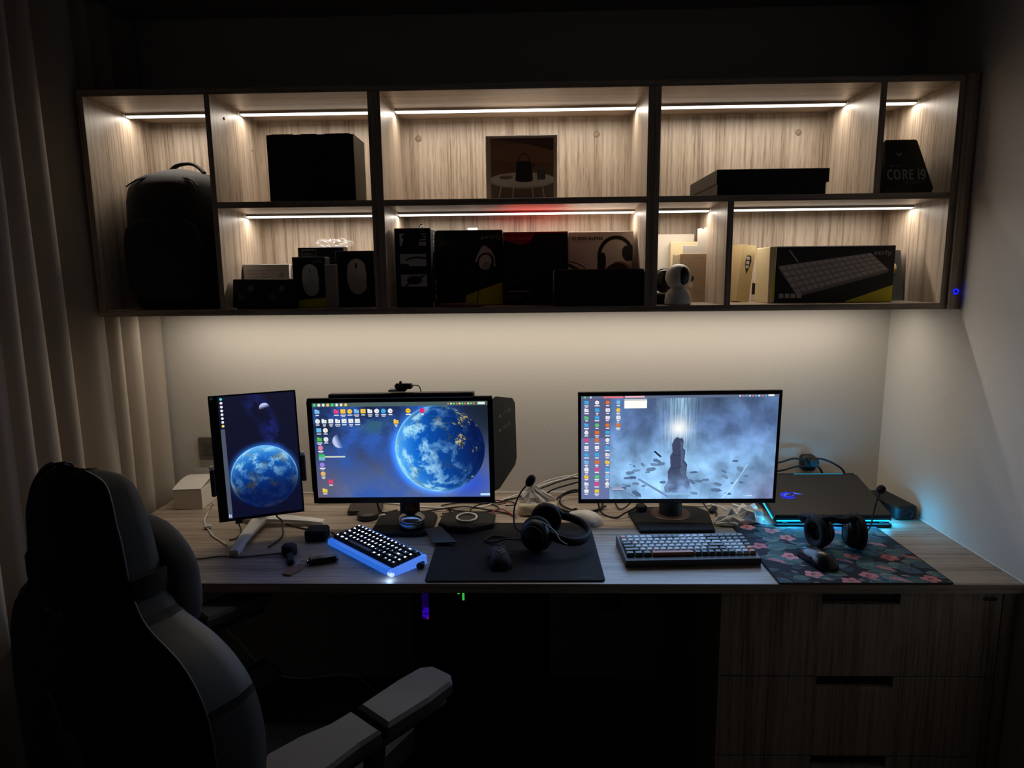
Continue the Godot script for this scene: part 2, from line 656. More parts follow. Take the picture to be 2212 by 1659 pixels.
func make_shelves() -> void:
	var zf := 0.36
	var a := thing("wall_shelf", "left third of the wood-grain wall shelf, holding the backpack and mouse boxes", "shelf", Vector3.ZERO, 0.0, "three joined wall shelf units")
	var c := thing("wall_shelf", "middle third of the wood-grain wall shelf, with the kettle and headphone boxes", "shelf", Vector3.ZERO, 0.0, "three joined wall shelf units")
	var d := thing("wall_shelf", "right third of the wood-grain wall shelf, with the white camera and keyboard box", "shelf", Vector3.ZERO, 0.0, "three joined wall shelf units")
	for u in [[a, -1.305, -0.4406], [c, -0.4402, 0.3618], [d, 0.3622, 1.2273]]:
		board(u[0], "top_panel", V(u[1], YT, 0.012), V(u[2], 2.084, zf), M.wood_flat)
		# the bottom board is grooved underneath for its LED strip
		var groove := PackedVector2Array([Vector2(0.012, YB), Vector2(zf, YB), Vector2(zf, 1.4317), Vector2(0.168, 1.4317), Vector2(0.168, 1.4424), Vector2(0.142, 1.4424), Vector2(0.142, 1.4317), Vector2(0.012, 1.4317)])
		var stg := begin()
		prism(stg, groove, u[1], u[2], 0.0005, Transform3D(Basis(V(0, 0, 1), V(1, 0, 0), V(0, 1, 0)), Vector3.ZERO))
		part("bottom_panel", stg, M.wood_flat, u[0])
		board(u[0], "back_panel", V(u[1], 1.4317, 0.0005), V(u[2], 2.084, 0.012), M.wood)
		board(u[0], "side_panel", V(u[1], YB, 0.012), V(u[1] + 0.0182, YT, zf), M.wood)
		board(u[0], "side_panel", V(u[2] - 0.0182, YB, 0.012), V(u[2], YT, zf), M.wood)
	board(a, "divider", V(-0.9326, YB, 0.012), V(-0.9169, YT, zf - 0.001), M.wood)
	board(a, "shelf_board", V(-0.9169, YM0, 0.012), V(-0.4588, YM1, zf - 0.002), M.wood_flat)
	board(c, "shelf_board", V(-0.422, YM0, 0.012), V(0.3436, YM1, zf - 0.002), M.wood_flat)
	board(d, "divider", V(0.9923, YM1, 0.012), V(1.0106, YT, zf - 0.001), M.wood)
	board(d, "shelf_board", V(0.3804, YM0, 0.012), V(1.2091, YM1, zf - 0.002), M.wood_flat)
	board(d, "divider", V(0.579, YB, 0.012), V(0.5974, YM0, zf - 0.001), M.wood)
	# round screw caps on the back panels and two on the side
	for q in [[c, -0.37, 2.005], [c, 0.232, 2.01], [d, 0.905, 2.005], [a, -0.50, 2.005]]:
		var st := begin()
		lathe(st, [Vector2(0.0, 0.0022), Vector2(0.009, 0.0022), Vector2(0.0105, 0.001), Vector2(0.0105, 0.0)], 20, Transform3D(Basis(Vector3.RIGHT, PI * 0.5), V(q[1], q[2], 0.012)))
		part("screw_cap", st, M.capwood, q[0])
	for q in [[0.27, 2.02], [0.075, 1.965]]:
		var st := begin()
		lathe(st, [Vector2(0.0, 0.0025), Vector2(0.004, 0.0022), Vector2(0.005, 0.0)], 14, Transform3D(Basis(Vector3.BACK, -PI * 0.5), V(-0.9169, q[1], q[0])))
		part("screw_cap", st, M.capwood, a)
	var f := thing("filler_panel", "narrow dark wood filler panel between shelf end and right wall, with a blue ring switch", "panel")
	board(f, "board", V(1.2277, 1.4317, 0.012), V(1.2617, 2.084, 0.372), M.wood)
	var ring := []
	for i in 24:
		ring.append(V(1.2445 + cos(TAU * i / 24) * 0.0062, 1.483 + sin(TAU * i / 24) * 0.0062, 0.3735))
	var st2 := begin()
	tube(st2, ring, 0.0017, 6, 1.0, true)
	part("switch_ring", st2, lit(Color(0.06, 0.1, 1.0), 2.2), f, "glowing blue ring")
	st2 = begin()
	lathe(st2, [Vector2(0.0, 0.0012), Vector2(0.0047, 0.0012), Vector2(0.005, 0.0)], 18, Transform3D(Basis(Vector3.RIGHT, PI * 0.5), V(1.2445, 1.483, 0.372)))
	part("switch_button", st2, M.black, f)

# ---------------------------------------------------------------- desk
func make_desk() -> void:
	var d := thing("desk", "long wall-to-wall wood-grain desk top under the wall shelf", "desk")
	board(d, "worktop", V(-1.30, 0.724, 0.0005), V(1.2617, 0.75, 0.734), M.wood_flat)
	board(d, "end_panel", V(-1.30, 0.0005, 0.02), V(-1.275, 0.724, 0.70), M.wood)
	var c := thing("drawer_cabinet", "wood-grain three-drawer cabinet built in under the right end of the desk", "cabinet")
	board(c, "carcass", V(0.497, 0.0005, 0.02), V(1.2615, 0.7235, 0.694), M.wood)
	board(c, "filler_strip", V(1.2255, 0.0005, 0.694), V(1.2615, 0.7235, 0.716), M.wood)
	for k in [[0.7165, 0.4815], [0.4785, 0.2455], [0.2425, 0.012]]:
		var hx0 := 0.76
		var hx1 := 0.961
		var poly := PackedVector2Array([Vector2(0.4995, k[1]), Vector2(1.2225, k[1]), Vector2(1.2225, k[0]), Vector2(hx1, k[0]), Vector2(hx1, k[0] - 0.031), Vector2(hx0, k[0] - 0.031), Vector2(hx0, k[0]), Vector2(0.4995, k[0])])
		var st := begin()
		plate(st, poly, 0.6945, 0.716, 0.0008)
		var dr := part("drawer_front", st, M.wood, c)
		st = begin()
		box(st, V(hx0 + 0.0005, k[0] - 0.0305, 0.6946), V(hx1 - 0.0005, k[0] - 0.0005, 0.699), 0.0005)
		part("handle_recess", st, M.black, dr, "black recessed grip")
	st_lock(c)
	var o := thing("wall_socket", "small grey socket plate low on the wall under the desk", "socket", V(0.298, 0.322, 0.0))
	var st3 := begin()
	plate(st3, rrect(0.08, 0.08, 0.008), 0.0005, 0.008, 0.002)
	part("plate", st3, M.grey, o)
	for s in [-1, 1]:
		st3 = begin()
		box(st3, V(s * 0.018 - 0.006, -0.008, 0.0075), V(s * 0.018 + 0.006, 0.008, 0.0085), 0.0003)
		part("pin_hole", st3, M.black, o)
	var o2 := thing("wall_socket", "dark grey socket plate on the wall behind the tilted portrait monitor", "socket", V(-1.178, 0.925, 0.0))
	st3 = begin()
	plate(st3, rrect(0.088, 0.086, 0.006), 0.0005, 0.009, 0.002)
	part("plate", st3, mat(col(96, 90, 84), 0.4), o2)
	st3 = begin()
	plate(st3, rrect(0.05, 0.05, 0.004), 0.0085, 0.0105, 0.0008)
	part("socket_face", st3, mat(col(78, 73, 69), 0.4), o2)

func st_lock(c: Node3D) -> void:
	var st := begin()
	plate(st, rrect(0.034, 0.009, 0.003), 0.7162, 0.7185, 0.0006, at(V(1.19, 0.702, 0)))
	part("label_plate", st, M.dark_grey, c)

# ---------------------------------------------------------------- screens
func icon_grid(cv: Cv, spots: Array, size: float, rng: RandomNumberGenerator, bright := 1.0) -> void:
	var hues := [col(250, 200, 60), col(60, 170, 230), col(240, 240, 245), col(235, 235, 240), col(120, 190, 240), col(230, 110, 40), col(235, 60, 130), col(240, 220, 220), col(90, 200, 120), col(250, 245, 235)]
	var asp := float(cv.h) / cv.w
	for s in spots:
		var c: Color = hues[rng.randi() % hues.size()] if s.size() < 3 else s[2]
		c = c * bright
		var x: float = s[0]
		var y: float = s[1]
		match rng.randi() % 3:
			0:
				cv.ell(x, y, size * 0.5, size * 0.5, c)
			1:
				cv.rect(x - size * 0.5 * asp, y - size * 0.45, size * asp, size * 0.9, c)
			2:
				cv.rect(x - size * 0.5 * asp, y - size * 0.3, size * asp, size * 0.7, c)
				cv.rect(x - size * 0.5 * asp, y - size * 0.45, size * asp * 0.5, size * 0.25, c.lightened(0.2))
		cv.ell(x + size * 0.1 * asp, y + size * 0.05, size * 0.17, size * 0.17, c.darkened(0.25).lerp(Color.WHITE, 0.25))
		var tw := size * asp * rng.randf_range(0.6, 1.15)
		cv.rect(x - tw * 0.5, y + size * 0.62, tw, 0.011, Color(0.93, 0.93, 0.95) * bright)
		if rng.randf() < 0.4:
			cv.rect(x - tw * 0.35, y + size * 0.62 + 0.017, tw * 0.7, 0.009, Color(0.85, 0.85, 0.88) * bright)

# a blue planet with clouds, its lit limb towards «sun»
func planet(im: Image, cx: float, cy: float, r: float, sun: Vector2, sd: int, lift: float, gold: bool) -> void:
	var n := FastNoiseLite.new()
	n.seed = sd
	n.frequency = 1.5
	n.fractal_octaves = 5
	n.domain_warp_enabled = true
	n.domain_warp_amplitude = 0.5
	n.domain_warp_frequency = 0.9
	var g := r * 1.22
	for y in range(maxi(0, int(cy - g)), mini(im.get_height(), int(cy + g))):
		for x in range(maxi(0, int(cx - g)), mini(im.get_width(), int(cx + g))):
			var p := Vector2(x + 0.5 - cx, y + 0.5 - cy) / r
			var d := p.length()
			var side := p.normalized().dot(sun)
			var c := im.get_pixel(x, y)
			if d >= 1.0:
				var k := clampf(1.0 - (d - 1.0) / 0.22, 0.0, 1.0)
				k = k * k * clampf(0.45 + 0.7 * side, 0.0, 1.0)
				im.set_pixel(x, y, Color(c.r + 0.10 * k, c.g + 0.32 * k, c.b + 0.62 * k))
				continue
			var z := sqrt(1.0 - d * d)
			var day := clampf(0.5 + 0.62 * (p.x * sun.x + p.y * sun.y) + lift, 0.0, 1.0)
			var q := Vector3(p.x, p.y, z) * 1.5
			var cl := n.get_noise_3dv(q)
			var land := n.get_noise_3d(q.x * 0.7 + 7.0, q.y * 0.7, q.z * 0.7)
			var o := Color(0.03, 0.10, 0.30).lerp(Color(0.06, 0.46, 0.93), day)
			if land > 0.2:
				o = o.lerp(Color(0.16, 0.17, 0.19).lerp(Color(0.50, 0.50, 0.48), day), clampf((land - 0.2) * 5.0, 0.0, 0.8))
				if p.dot(sun) < -0.35 and gold and n.get_noise_3dv(q * 5.0) > 0.12:
					o = o.lerp(Color(0.92, 0.80, 0.42), 0.8)
			o = o.lerp(Color(0.72, 0.92, 1.0), clampf((cl + 0.03) * 2.2, 0.0, 1.0) * clampf(day * 1.2, 0.06, 0.9))
			var rim := maxf(pow(clampf((d - 0.9) / 0.1, 0.0, 1.0), 2.0) * clampf(0.5 + 0.7 * side, 0.0, 1.0), 0.6 * pow(clampf((d - 0.45) / 0.55, 0.0, 1.0), 1.5) * clampf(side, 0.0, 1.0))
			o = o.lerp(Color(0.66, 0.93, 1.0), rim)
			im.set_pixel(x, y, o)

func moon(im: Image, cx: float, cy: float, r: float, sun: Vector2) -> void:
	for y in range(int(cy - r), int(cy + r) + 1):
		for x in range(int(cx - r), int(cx + r) + 1):
			var p := Vector2(x + 0.5 - cx, y + 0.5 - cy) / r
			if p.length() < 1.0:
				var b := clampf(0.25 + p.dot(sun) * 1.5, 0.0, 1.0)
				im.set_pixel(x, y, im.get_pixel(x, y).lerp(Color(0.74, 0.79, 0.95), b))

func picture_smoke() -> Image:
	var cv := Cv.new(640, 360, Color.BLACK)
	var im := cv.im
	var a := FastNoiseLite.new()
	a.seed = 31
	a.frequency = 0.008
	a.fractal_octaves = 5
	a.domain_warp_enabled = true
	a.domain_warp_amplitude = 40.0
	a.domain_warp_frequency = 0.008
	var s := FastNoiseLite.new()
	s.seed = 4
	s.frequency = 0.05
	for y in 360:
		var v := y / 360.0
		for x in 640:
			var u := x / 640.0
			var n := a.get_noise_2d(x, y)
			var low := smoothstep(0.22, 0.72, v)
			var c := Color(0.36, 0.47, 0.66).lerp(Color(0.58, 0.77, 0.95), low * (1.0 - 0.5 * absf(u - 0.45)))
			c = c.lerp(Color(0.45, 0.46, 0.60), smoothstep(0.75, 1.0, u) * smoothstep(0.6, 0.95, v) * 0.8)
			c = c.lerp(Color(0.29, 0.36, 0.45), smoothstep(0.45, 0.1, absf(u - 0.62)) * smoothstep(0.3, 0.02, v) * 0.55)
			c *= 0.98 + 0.36 * n
			var w := (u - 0.505) / 0.085
			var streak := s.get_noise_2d(x * 4.0, y * 0.12)
			var k := exp(-w * w) * smoothstep(0.95, 0.3, v) * clampf(0.46 + streak * 1.0, 0.0, 1.0)
			c = c.lerp(Color(0.76, 0.94, 1.0), k * 0.85)
			var d := Vector2((u - 0.502) * 1.78, v - 0.31).length()
			c = c.lerp(Color(1, 1, 1), exp(-d * d / 0.0085))
			im.set_pixel(x, y, c)
	# a plain rugged rock stack under the glow, and stones flung about
	var rock := Color(0.25, 0.29, 0.40)
	var stack := [Vector2(0.480, 0.42), Vector2(0.495, 0.395), Vector2(0.512, 0.41), Vector2(0.521, 0.40), Vector2(0.530, 0.44), Vector2(0.527, 0.50), Vector2(0.540, 0.53), Vector2(0.536, 0.62), Vector2(0.552, 0.66), Vector2(0.547, 0.76), Vector2(0.560, 0.80), Vector2(0.575, 0.90), Vector2(0.562, 0.94), Vector2(0.440, 0.94), Vector2(0.436, 0.88), Vector2(0.455, 0.82), Vector2(0.452, 0.73), Vector2(0.466, 0.68), Vector2(0.462, 0.58), Vector2(0.474, 0.54), Vector2(0.470, 0.47)]
	cv.poly(stack, rock)
	cv.poly([Vector2(0.512, 0.43), Vector2(0.530, 0.45), Vector2(0.524, 0.51), Vector2(0.536, 0.54), Vector2(0.530, 0.63), Vector2(0.546, 0.68), Vector2(0.54, 0.78), Vector2(0.515, 0.74), Vector2(0.518, 0.60)], Color(0.32, 0.37, 0.49))
	cv.line([Vector2(0.476, 0.56), Vector2(0.50, 0.58), Vector2(0.515, 0.56)], 0.008, Color(0.19, 0.22, 0.31))
	cv.line([Vector2(0.468, 0.69), Vector2(0.49, 0.70), Vector2(0.52, 0.68)], 0.008, Color(0.19, 0.22, 0.31))
	for y in range(226, 345):
		for x in range(270, 375):
			var c := im.get_pixel(x, y)
			var k := smoothstep(0.66, 0.96, y / 360.0) * (0.75 + 0.8 * a.get_noise_2d(x * 2.0, y * 2.0))
			im.set_pixel(x, y, c.lerp(Color(0.56, 0.72, 0.92), clampf(k, 0.0, 0.92)))
	var rng := RandomNumberGenerator.new()
	rng.seed = 77
	for i in 46:
		var cx := rng.randf_range(0.22, 0.86)
		var cy := rng.randf_range(0.62, 0.96)
		if absf(cx - 0.505) < 0.06:
			continue
		var rr := rng.randf_range(0.010, 0.040)
		var tilt := rng.randf_range(-0.3, 0.9)
		var p := []
		for k in 6:
			var q := Vector2(cos(TAU * k / 6), sin(TAU * k / 6) * 0.5) * rr * rng.randf_range(0.7, 1.25)
			q = q.rotated(tilt)
			p.append(Vector2(cx + q.x * 0.75, cy + q.y))
		cv.poly(p, Color(0.30, 0.40, 0.54).lerp(Color(0.44, 0.56, 0.70), rng.randf()))
	cv.line([Vector2(0.38, 0.53), Vector2(0.415, 0.585)], 0.016, Color(0.12, 0.16, 0.24))
	cv.line([Vector2(0.30, 0.80), Vector2(0.46, 0.98)], 0.02, Color(0.45, 0.56, 0.74))
	cv.line([Vector2(0.10, 0.84), Vector2(0.30, 0.99)], 0.014, Color(0.43, 0.53, 0.72))
	var sweep := []
	for i in 14:
		var t := i / 13.0
		sweep.append(Vector2(0.735 + 0.125 * t, 0.995 - 0.33 * pow(t, 1.25)))
	cv.line(sweep.slice(0, 9), 0.018, Color(0.68, 0.87, 1.0))
	cv.line(sweep.slice(8, 14), 0.01, Color(0.64, 0.80, 0.97))
	# task bar, columns of icons, a note, a clock line
	cv.rect(0.0, 0.0, 1.0, 0.026, Color(0.38, 0.43, 0.54))
	cv.rect(0.0, 0.026, 0.150, 0.974, Color(0.34, 0.37, 0.52))
	cv.rect(0.0, 0.40, 0.150, 0.6, Color(0.40, 0.46, 0.64))
	cv.rect(0.115, 0.006, 0.10, 0.016, Color(0.93, 0.45, 0.50))
	cv.rect(0.225, 0.004, 0.10, 0.018, Color(0.95, 0.70, 0.74))
	cv.rect(0.222, 0.03, 0.116, 0.088, Color(1, 1, 0.98))
	cv.rect(0.222, 0.03, 0.116, 0.016, Color(0.74, 0.76, 0.78))
	cv.rect(0.156, 0.874, 0.08, 0.036, Color(0.32, 0.38, 0.56))
	for k in 3:
		cv.rect(0.16, 0.879 + k * 0.010, 0.055 + 0.008 * k, 0.005, Color(0.80, 0.84, 0.92))
	for k in 9:
		cv.rect(0.80 + k * 0.016, 0.007, 0.009, 0.012, [Color(0.95, 0.95, 1), Color(0.95, 0.45, 0.45), Color(0.4, 0.7, 0.95)][k % 3])
	cv.rect(0.945, 0.004, 0.03, 0.018, Color(0.95, 0.97, 1))
	cv.ell(0.02, 0.013, 0.01, 0.01, Color(0.35, 0.85, 0.55))
	cv.ell(0.05, 0.013, 0.009, 0.009, Color(0.9, 0.9, 0.95))
	cv.rect(0.865, 0.965, 0.028, 0.012, Color(0.80, 0.90, 1))
	cv.rect(0.845, 0.965, 0.015, 0.012, Color(0.55, 0.85, 1))
	var rg := RandomNumberGenerator.new()
	rg.seed = 5
	var spots := []
	for c in 4:
		for r in 13:
			if c == 3 and r > 3:
				continue
			if c == 2 and r > 11:
				continue
			spots.append([0.028 + c * 0.0545, 0.062 + r * 0.0715])
	icon_grid(cv, spots, 0.038, rg)
	return im

func picture_earth_wide() -> Image:
	var cv := Cv.new(640, 360, Color.BLACK)
	var im := cv.im
	var a := FastNoiseLite.new()
	a.seed = 12
	a.frequency = 0.006
	a.fractal_octaves = 5
	a.domain_warp_enabled = true
	a.domain_warp_amplitude = 50.0
	for y in 360:
		var v := y / 360.0
		for x in 640:
			var u := x / 640.0
			var n := a.get_noise_2d(x, y)
			var c := Color(0.10, 0.14, 0.24).lerp(Color(0.36, 0.42, 0.60), smoothstep(0.1, 0.95, v * 0.9 + u * 0.15))
			c = c.lerp(Color(0.20, 0.36, 0.70), clampf(n * 1.1 + 0.5, 0.0, 1.0) * smoothstep(0.62, 0.3, absf(u - 0.38)))
			c = c.lerp(Color(0.22, 0.40, 0.42), clampf(n * 2.2, 0.0, 0.8) * smoothstep(0.16, 0.02, Vector2(u - 0.36, v - 0.22).length()))
			c = c.lerp(Color(0.42, 0.34, 0.36), smoothstep(0.2, 0.0, u) * smoothstep(0.4, 1.0, v) * 0.7)
			c = c.lerp(Color(0.15, 0.30, 0.85), smoothstep(0.25, 0.0, Vector2((u - 0.90) * 1.4, v - 0.85).length()) * 0.7)
			c = c.lerp(Color(0.11, 0.15, 0.18), smoothstep(0.55, 0.0, v) * smoothstep(0.84, 1.0, u))
			im.set_pixel(x, y, c)
	planet(im, 0.722 * 640, 0.49 * 360, 0.455 * 360, Vector2(-0.92, 0.2), 6, -0.02, true)
	moon(im, 0.145 * 640, 0.40 * 360, 0.072 * 360, Vector2(-0.86, 0.3))
	cv.rect(0.0, 0.0, 1.0, 0.042, Color(0.30, 0.38, 0.38))
	for k in 8:
		cv.ell(0.014 + k * 0.0258, 0.021, 0.015, 0.015, [Color(0.25, 0.85, 0.55), Color(0.9, 0.95, 0.9), Color(0.92, 0.9, 0.85), Color(0.95, 0.8, 0.4)][k % 4])
	for k in 10:
		cv.rect(0.775 + k * 0.016, 0.013, 0.009, 0.016, [Color(0.9, 0.5, 0.3), Color(0.85, 0.95, 0.9), Color(0.5, 0.9, 0.2)][k % 3])
	cv.rect(0.945, 0.008, 0.04, 0.026, Color(0.88, 0.94, 0.92))
	var rg := RandomNumberGenerator.new()
	rg.seed = 9
	var spots := [[0.026, 0.09], [0.55, 0.09, Color(0.96, 0.75, 0.08)], [0.478, 0.20], [0.63, 0.09, Color(0.93, 0.10, 0.45)]]
	for k in 9:
		spots.append([0.138 + k * 0.0387 + (0.04 if k > 8 else 0.0), 0.09])
	for k in 7:
		spots.append([0.026 + k * 0.0385, 0.19, Color(0.92, 0.94, 0.93)])
	spots += [[0.03, 0.285, Color(0.4, 0.75, 0.95)], [0.068, 0.285], [0.03, 0.38, Color(0.3, 0.75, 0.2)], [0.068, 0.38, Color(0.92, 0.94, 0.95)], [0.033, 0.47, Color(0.92, 0.5, 0.6)], [0.036, 0.65, Color(0.6, 0.5, 0.9)], [0.038, 0.745, Color(0.9, 0.72, 0.4)], [0.08, 0.83, Color(0.85, 0.25, 0.42)], [0.042, 0.925, Color(0.93, 0.85, 0.2)]]
	icon_grid(cv, spots, 0.05, rg)
	cv.rect(0.018, 0.535, 0.036, 0.03, Color(0.25, 0.75, 0.38))
	cv.rect(0.018, 0.565, 0.036, 0.04, Color(0.45, 0.72, 0.78))
	cv.rect(0.054, 0.556, 0.118, 0.018, Color(0.80, 0.84, 0.76))
	cv.rect(0.945, 0.965, 0.055, 0.022, Color(0.72, 0.88, 0.97))
	return im

func picture_earth_tall() -> Image:
	var cv := Cv.new(260, 450, Color.BLACK)
	var im := cv.im
	var a := FastNoiseLite.new()
	a.seed = 21
	a.frequency = 0.009
	a.fractal_octaves = 5
	a.domain_warp_enabled = true
	a.domain_warp_amplitude = 40.0
	for y in 450:
		var v := y / 450.0
		for x in 260:
			var u := x / 260.0
			var n := a.get_noise_2d(x, y)
			var c := Color(0.085, 0.09, 0.17).lerp(Color(0.05, 0.06, 0.16), v)
			var band := absf(u - 0.42 - v * 0.75)
			c = c.lerp(Color(0.13, 0.16, 0.50), clampf(smoothstep(0.22, 0.0, band) * (0.5 + n * 1.6), 0.0, 1.0) * smoothstep(0.5, 0.35, v))
			c = c.lerp(Color(0.13, 0.30, 0.46), clampf(n * 1.6 + 0.2, 0.0, 1.0) * smoothstep(0.16, 0.0, Vector2(u - 0.74, (v - 0.38) * 1.7).length()))
			c = c.lerp(Color(0.05, 0.14, 0.52), smoothstep(0.34, 0.0, Vector2(u - 0.56, (v - 0.62) * 1.5).length()) * 0.9)
			im.set_pixel(x, y, c)
	planet(im, 0.52 * 260, 0.685 * 450, 0.45 * 260, Vector2(-0.12, -0.99), 17, -0.2, false)
	moon(im, 0.59 * 260, 0.115 * 450, 0.07 * 260, Vector2(-0.25, -0.9))
	for k in 8:
		cv.ell(0.035, 0.02 + k * 0.031, 0.0105, 0.0105, Color(0.35, 0.85, 0.80) if k == 0 else (Color(0.95, 0.85, 0.45) if k == 7 else Color(0.92, 0.92, 0.95)))
	cv.rect(0.0, 0.262, 0.055, 0.738, Color(0.30, 0.33, 0.40))
	cv.rect(0.008, 0.965, 0.014, 0.028, Color(0.8, 0.82, 0.95))
	cv.rect(0.03, 0.968, 0.01, 0.024, Color(0.75, 0.75, 0.95))
	return im

func screen_part(t: Node3D, im: Image, w: float, h: float, xf: Transform3D, energy: float, glow: Color, glow_e: float) -> void:
	var m := mat(Color(0.01, 0.01, 0.012), 0.3)
	m.emission_enabled = true
	m.emission = Color.WHITE
	m.emission_operator = BaseMaterial3D.EMISSION_OP_MULTIPLY
	m.emission_texture = ImageTexture.create_from_image(im)
	m.emission_energy_multiplier = energy
	m.texture_repeat = false
	print_on(t, m, w, h, xf, "screen")
	var l := AreaLight3D.new()
	l.name = "screen_light"
	l.area_size = Vector2(w, h)
	l.light_color = glow
	l.light_energy = glow_e
	l.shadow_enabled = true
	l.area_range = 6.0
	l.transform = xf * at(V(0, 0, 0.002), PI)
	t.add_child(l)

func bezel(t: Node3D, xf: Transform3D, w: float, h: float, l: float, r: float, top: float, bot: float, m: Material, thick := 0.012) -> void:
	# four mitred rails round an opening, and the shell behind
	var st := begin()
	rbox(st, V(w, top, thick), V(0, h * 0.5 - top * 0.5, -thick * 0.5), 0.001, xf)
	rbox(st, V(w, bot, thick), V(0, -h * 0.5 + bot * 0.5, -thick * 0.5), 0.001, xf)
	rbox(st, V(l, h - top - bot, thick), V(-w * 0.5 + l * 0.5, (bot - top) * 0.5, -thick * 0.5), 0.001, xf)
	rbox(st, V(r, h - top - bot, thick), V(w * 0.5 - r * 0.5, (bot - top) * 0.5, -thick * 0.5), 0.001, xf)
	part("bezel", st, m, t)

func make_monitors() -> void:
	# right monitor
	var t := thing("monitor", "wide monitor at the right, showing a blue smoky wallpaper with a white glow", "monitor", V(0.457, 0.75, 0.29))
	var o := t.position
	var xf := at(V(0.457, 1.011, 0.356) - o, deg_to_rad(-1.67), deg_to_rad(3.6), deg_to_rad(0.65))
	bezel(t, xf, 0.612, 0.362, 0.0095, 0.0095, 0.0125, 0.0145, M.black)
	var st := begin()
	rbox(st, V(0.606, 0.305, 0.02), V(0, 0.024, -0.022), 0.004, xf)
	rbox(st, V(0.36, 0.22, 0.035), V(0, -0.01, -0.04), 0.012, xf)
	part("housing", st, M.dark_grey, t)
	screen_part(t, picture_smoke(), 0.594, 0.336, xf * at(V(0, 0.001, -0.0015)), 1.0, Color(0.62, 0.78, 1.0), 0.20)
	st = begin()
	rbox(st, V(0.022, 0.003, 0.0008), V(0.005, -0.1737, 0.0002), 0.0003, xf)
	part("maker_plate", st, M.grey, t)
	st = begin()
	var oct := PackedVector2Array([Vector2(-0.13, -0.06), Vector2(-0.105, -0.105), Vector2(0.105, -0.112), Vector2(0.137, -0.06), Vector2(0.115, 0.1), Vector2(-0.118, 0.104)])
	prism(st, oct, 0.0003, 0.012, 0.003)
	part("stand_base", st, M.black_soft, t)
	st = begin()
	lathe(st, [Vector2(0.0, 0.245), Vector2(0.036, 0.245), Vector2(0.037, 0.02), Vector2(0.04, 0.012)], 24, at(V(0.005, 0, -0.036)))
	part("stand_neck", st, M.black, t)
	st = begin()
	lathe(st, [Vector2(0.056, 0.0165), Vector2(0.064, 0.0165), Vector2(0.066, 0.0118)], 28, at(V(0.005, 0, -0.036)))
	lathe(st, [Vector2(0.0, 0.0175), Vector2(0.056, 0.0165)], 28, at(V(0.005, 0, -0.036)))
	part("swivel_ring", st, mat(col(70, 44, 40), 0.4), t)

	# middle monitor with its side shields
	t = thing("monitor", "middle monitor with black side shields, showing a large blue planet", "monitor", V(-0.39, 0.75, 0.32))
	o = t.position
	xf = at(V(-0.397, 1.013, 0.371) - o, deg_to_rad(-1.51), deg_to_rad(-0.36), deg_to_rad(0.73))
	var xb := xf * at(V(0, -0.002, 0.0015))
	bezel(t, xb, 0.572, 0.336, 0.0145, 0.0145, 0.015, 0.019, M.black, 0.016)
	st = begin()
	rbox(st, V(0.566, 0.33, 0.022), V(0, 0, -0.026), 0.005, xb)
	rbox(st, V(0.30, 0.2, 0.04), V(0, 0.0, -0.05), 0.014, xb)
	part("housing", st, M.black, t)
	screen_part(t, picture_earth_wide(), 0.543, 0.302, xf, 1.0, Color(0.62, 0.74, 1.0), 0.03)
	st = begin()
	rbox(st, V(0.448, 0.016, 0.03), V(0.008, 0.174, -0.006), 0.003, xb)
	part("top_rail", st, M.black, t)
	for s in [-1, 1]:
		var p := PackedVector2Array([Vector2(0, 0.158), Vector2(0.03, 0.162), Vector2(0.175, 0.132), Vector2(0.2, 0.112), Vector2(0.205, -0.075), Vector2(0.19, -0.098), Vector2(0.04, -0.135), Vector2(0, -0.13)])
		var sx := xb * at(V(s * 0.286, 0.0, 0.0), deg_to_rad(73.0) if s > 0 else deg_to_rad(107.0))
		st = begin()
		plate(st, p, -0.002, 0.002, 0.0008, sx)
		var sh := part("side_shield", st, M.black_soft, t)
		if s > 0:
			for k in 2:
				words("xtrfy", 0.0135, mat(col(70, 70, 72), 0.5), sh, sx * at(V(0.118, 0.098 - k * 0.045, 0.0021)), "sticker_lettering", 1.7)
				st = begin()
				plate(st, PackedVector2Array([Vector2(0.04, 0.098), Vector2(0.056, 0.104), Vector2(0.066, 0.099), Vector2(0.06, 0.09), Vector2(0.05, 0.095)]), 0.0021, 0.0028, 0.0002, sx * at(V(0.0, -k * 0.045 - 0.003, 0)))
				part("sticker_bird", st, mat(col(70, 70, 72), 0.5), sh)
	st = begin()
	rbox(st, V(0.062, 0.22, 0.03), V(0.001, 0.125, -0.016), 0.008)
	part("stand_neck", st, M.black, t)
	st = begin()
	lathe(st, [Vector2(0.0, 0.0012), Vector2(0.0165, 0.0012), Vector2(0.0175, 0.0)], 24, at(V(0.001, 0.055, -0.001), 0, PI * 0.5))
	part("cable_hole", st, mat(col(110, 66, 58), 0.5), t, "reddish round cable hole")
	st = begin()
	prism(st, rrect(0.19, 0.205, 0.05, 6), 0.0003, 0.012, 0.003, at(V(-0.012, 0, 0.0)))
	part("stand_base", st, M.black_soft, t)

	# tilted portrait monitor on its white tripod
	t = thing("portrait_monitor", "slim upright portrait monitor on a white tripod, at the left end of the desk", "monitor", V(-0.86, 0.75, 0.37))
	o = t.position
	xf = at(V(-0.823, 1.012, 0.428) - o, deg_to_rad(21.25), deg_to_rad(-2.2), deg_to_rad(0.66))
	bezel(t, xf, 0.245, 0.384, 0.027, 0.005, 0.0045, 0.0085, M.black, 0.009)
	st = begin()
	rbox(st, V(0.243, 0.382, 0.009), V(0, 0, -0.0125), 0.002, xf)
	part("housing", st, M.black, t)
	screen_part(t, picture_earth_tall(), 0.213, 0.371, xf * at(V(0.011, 0.002, -0.0012)), 1.0, Color(0.45, 0.52, 1.0), 0.004)
	st = begin()
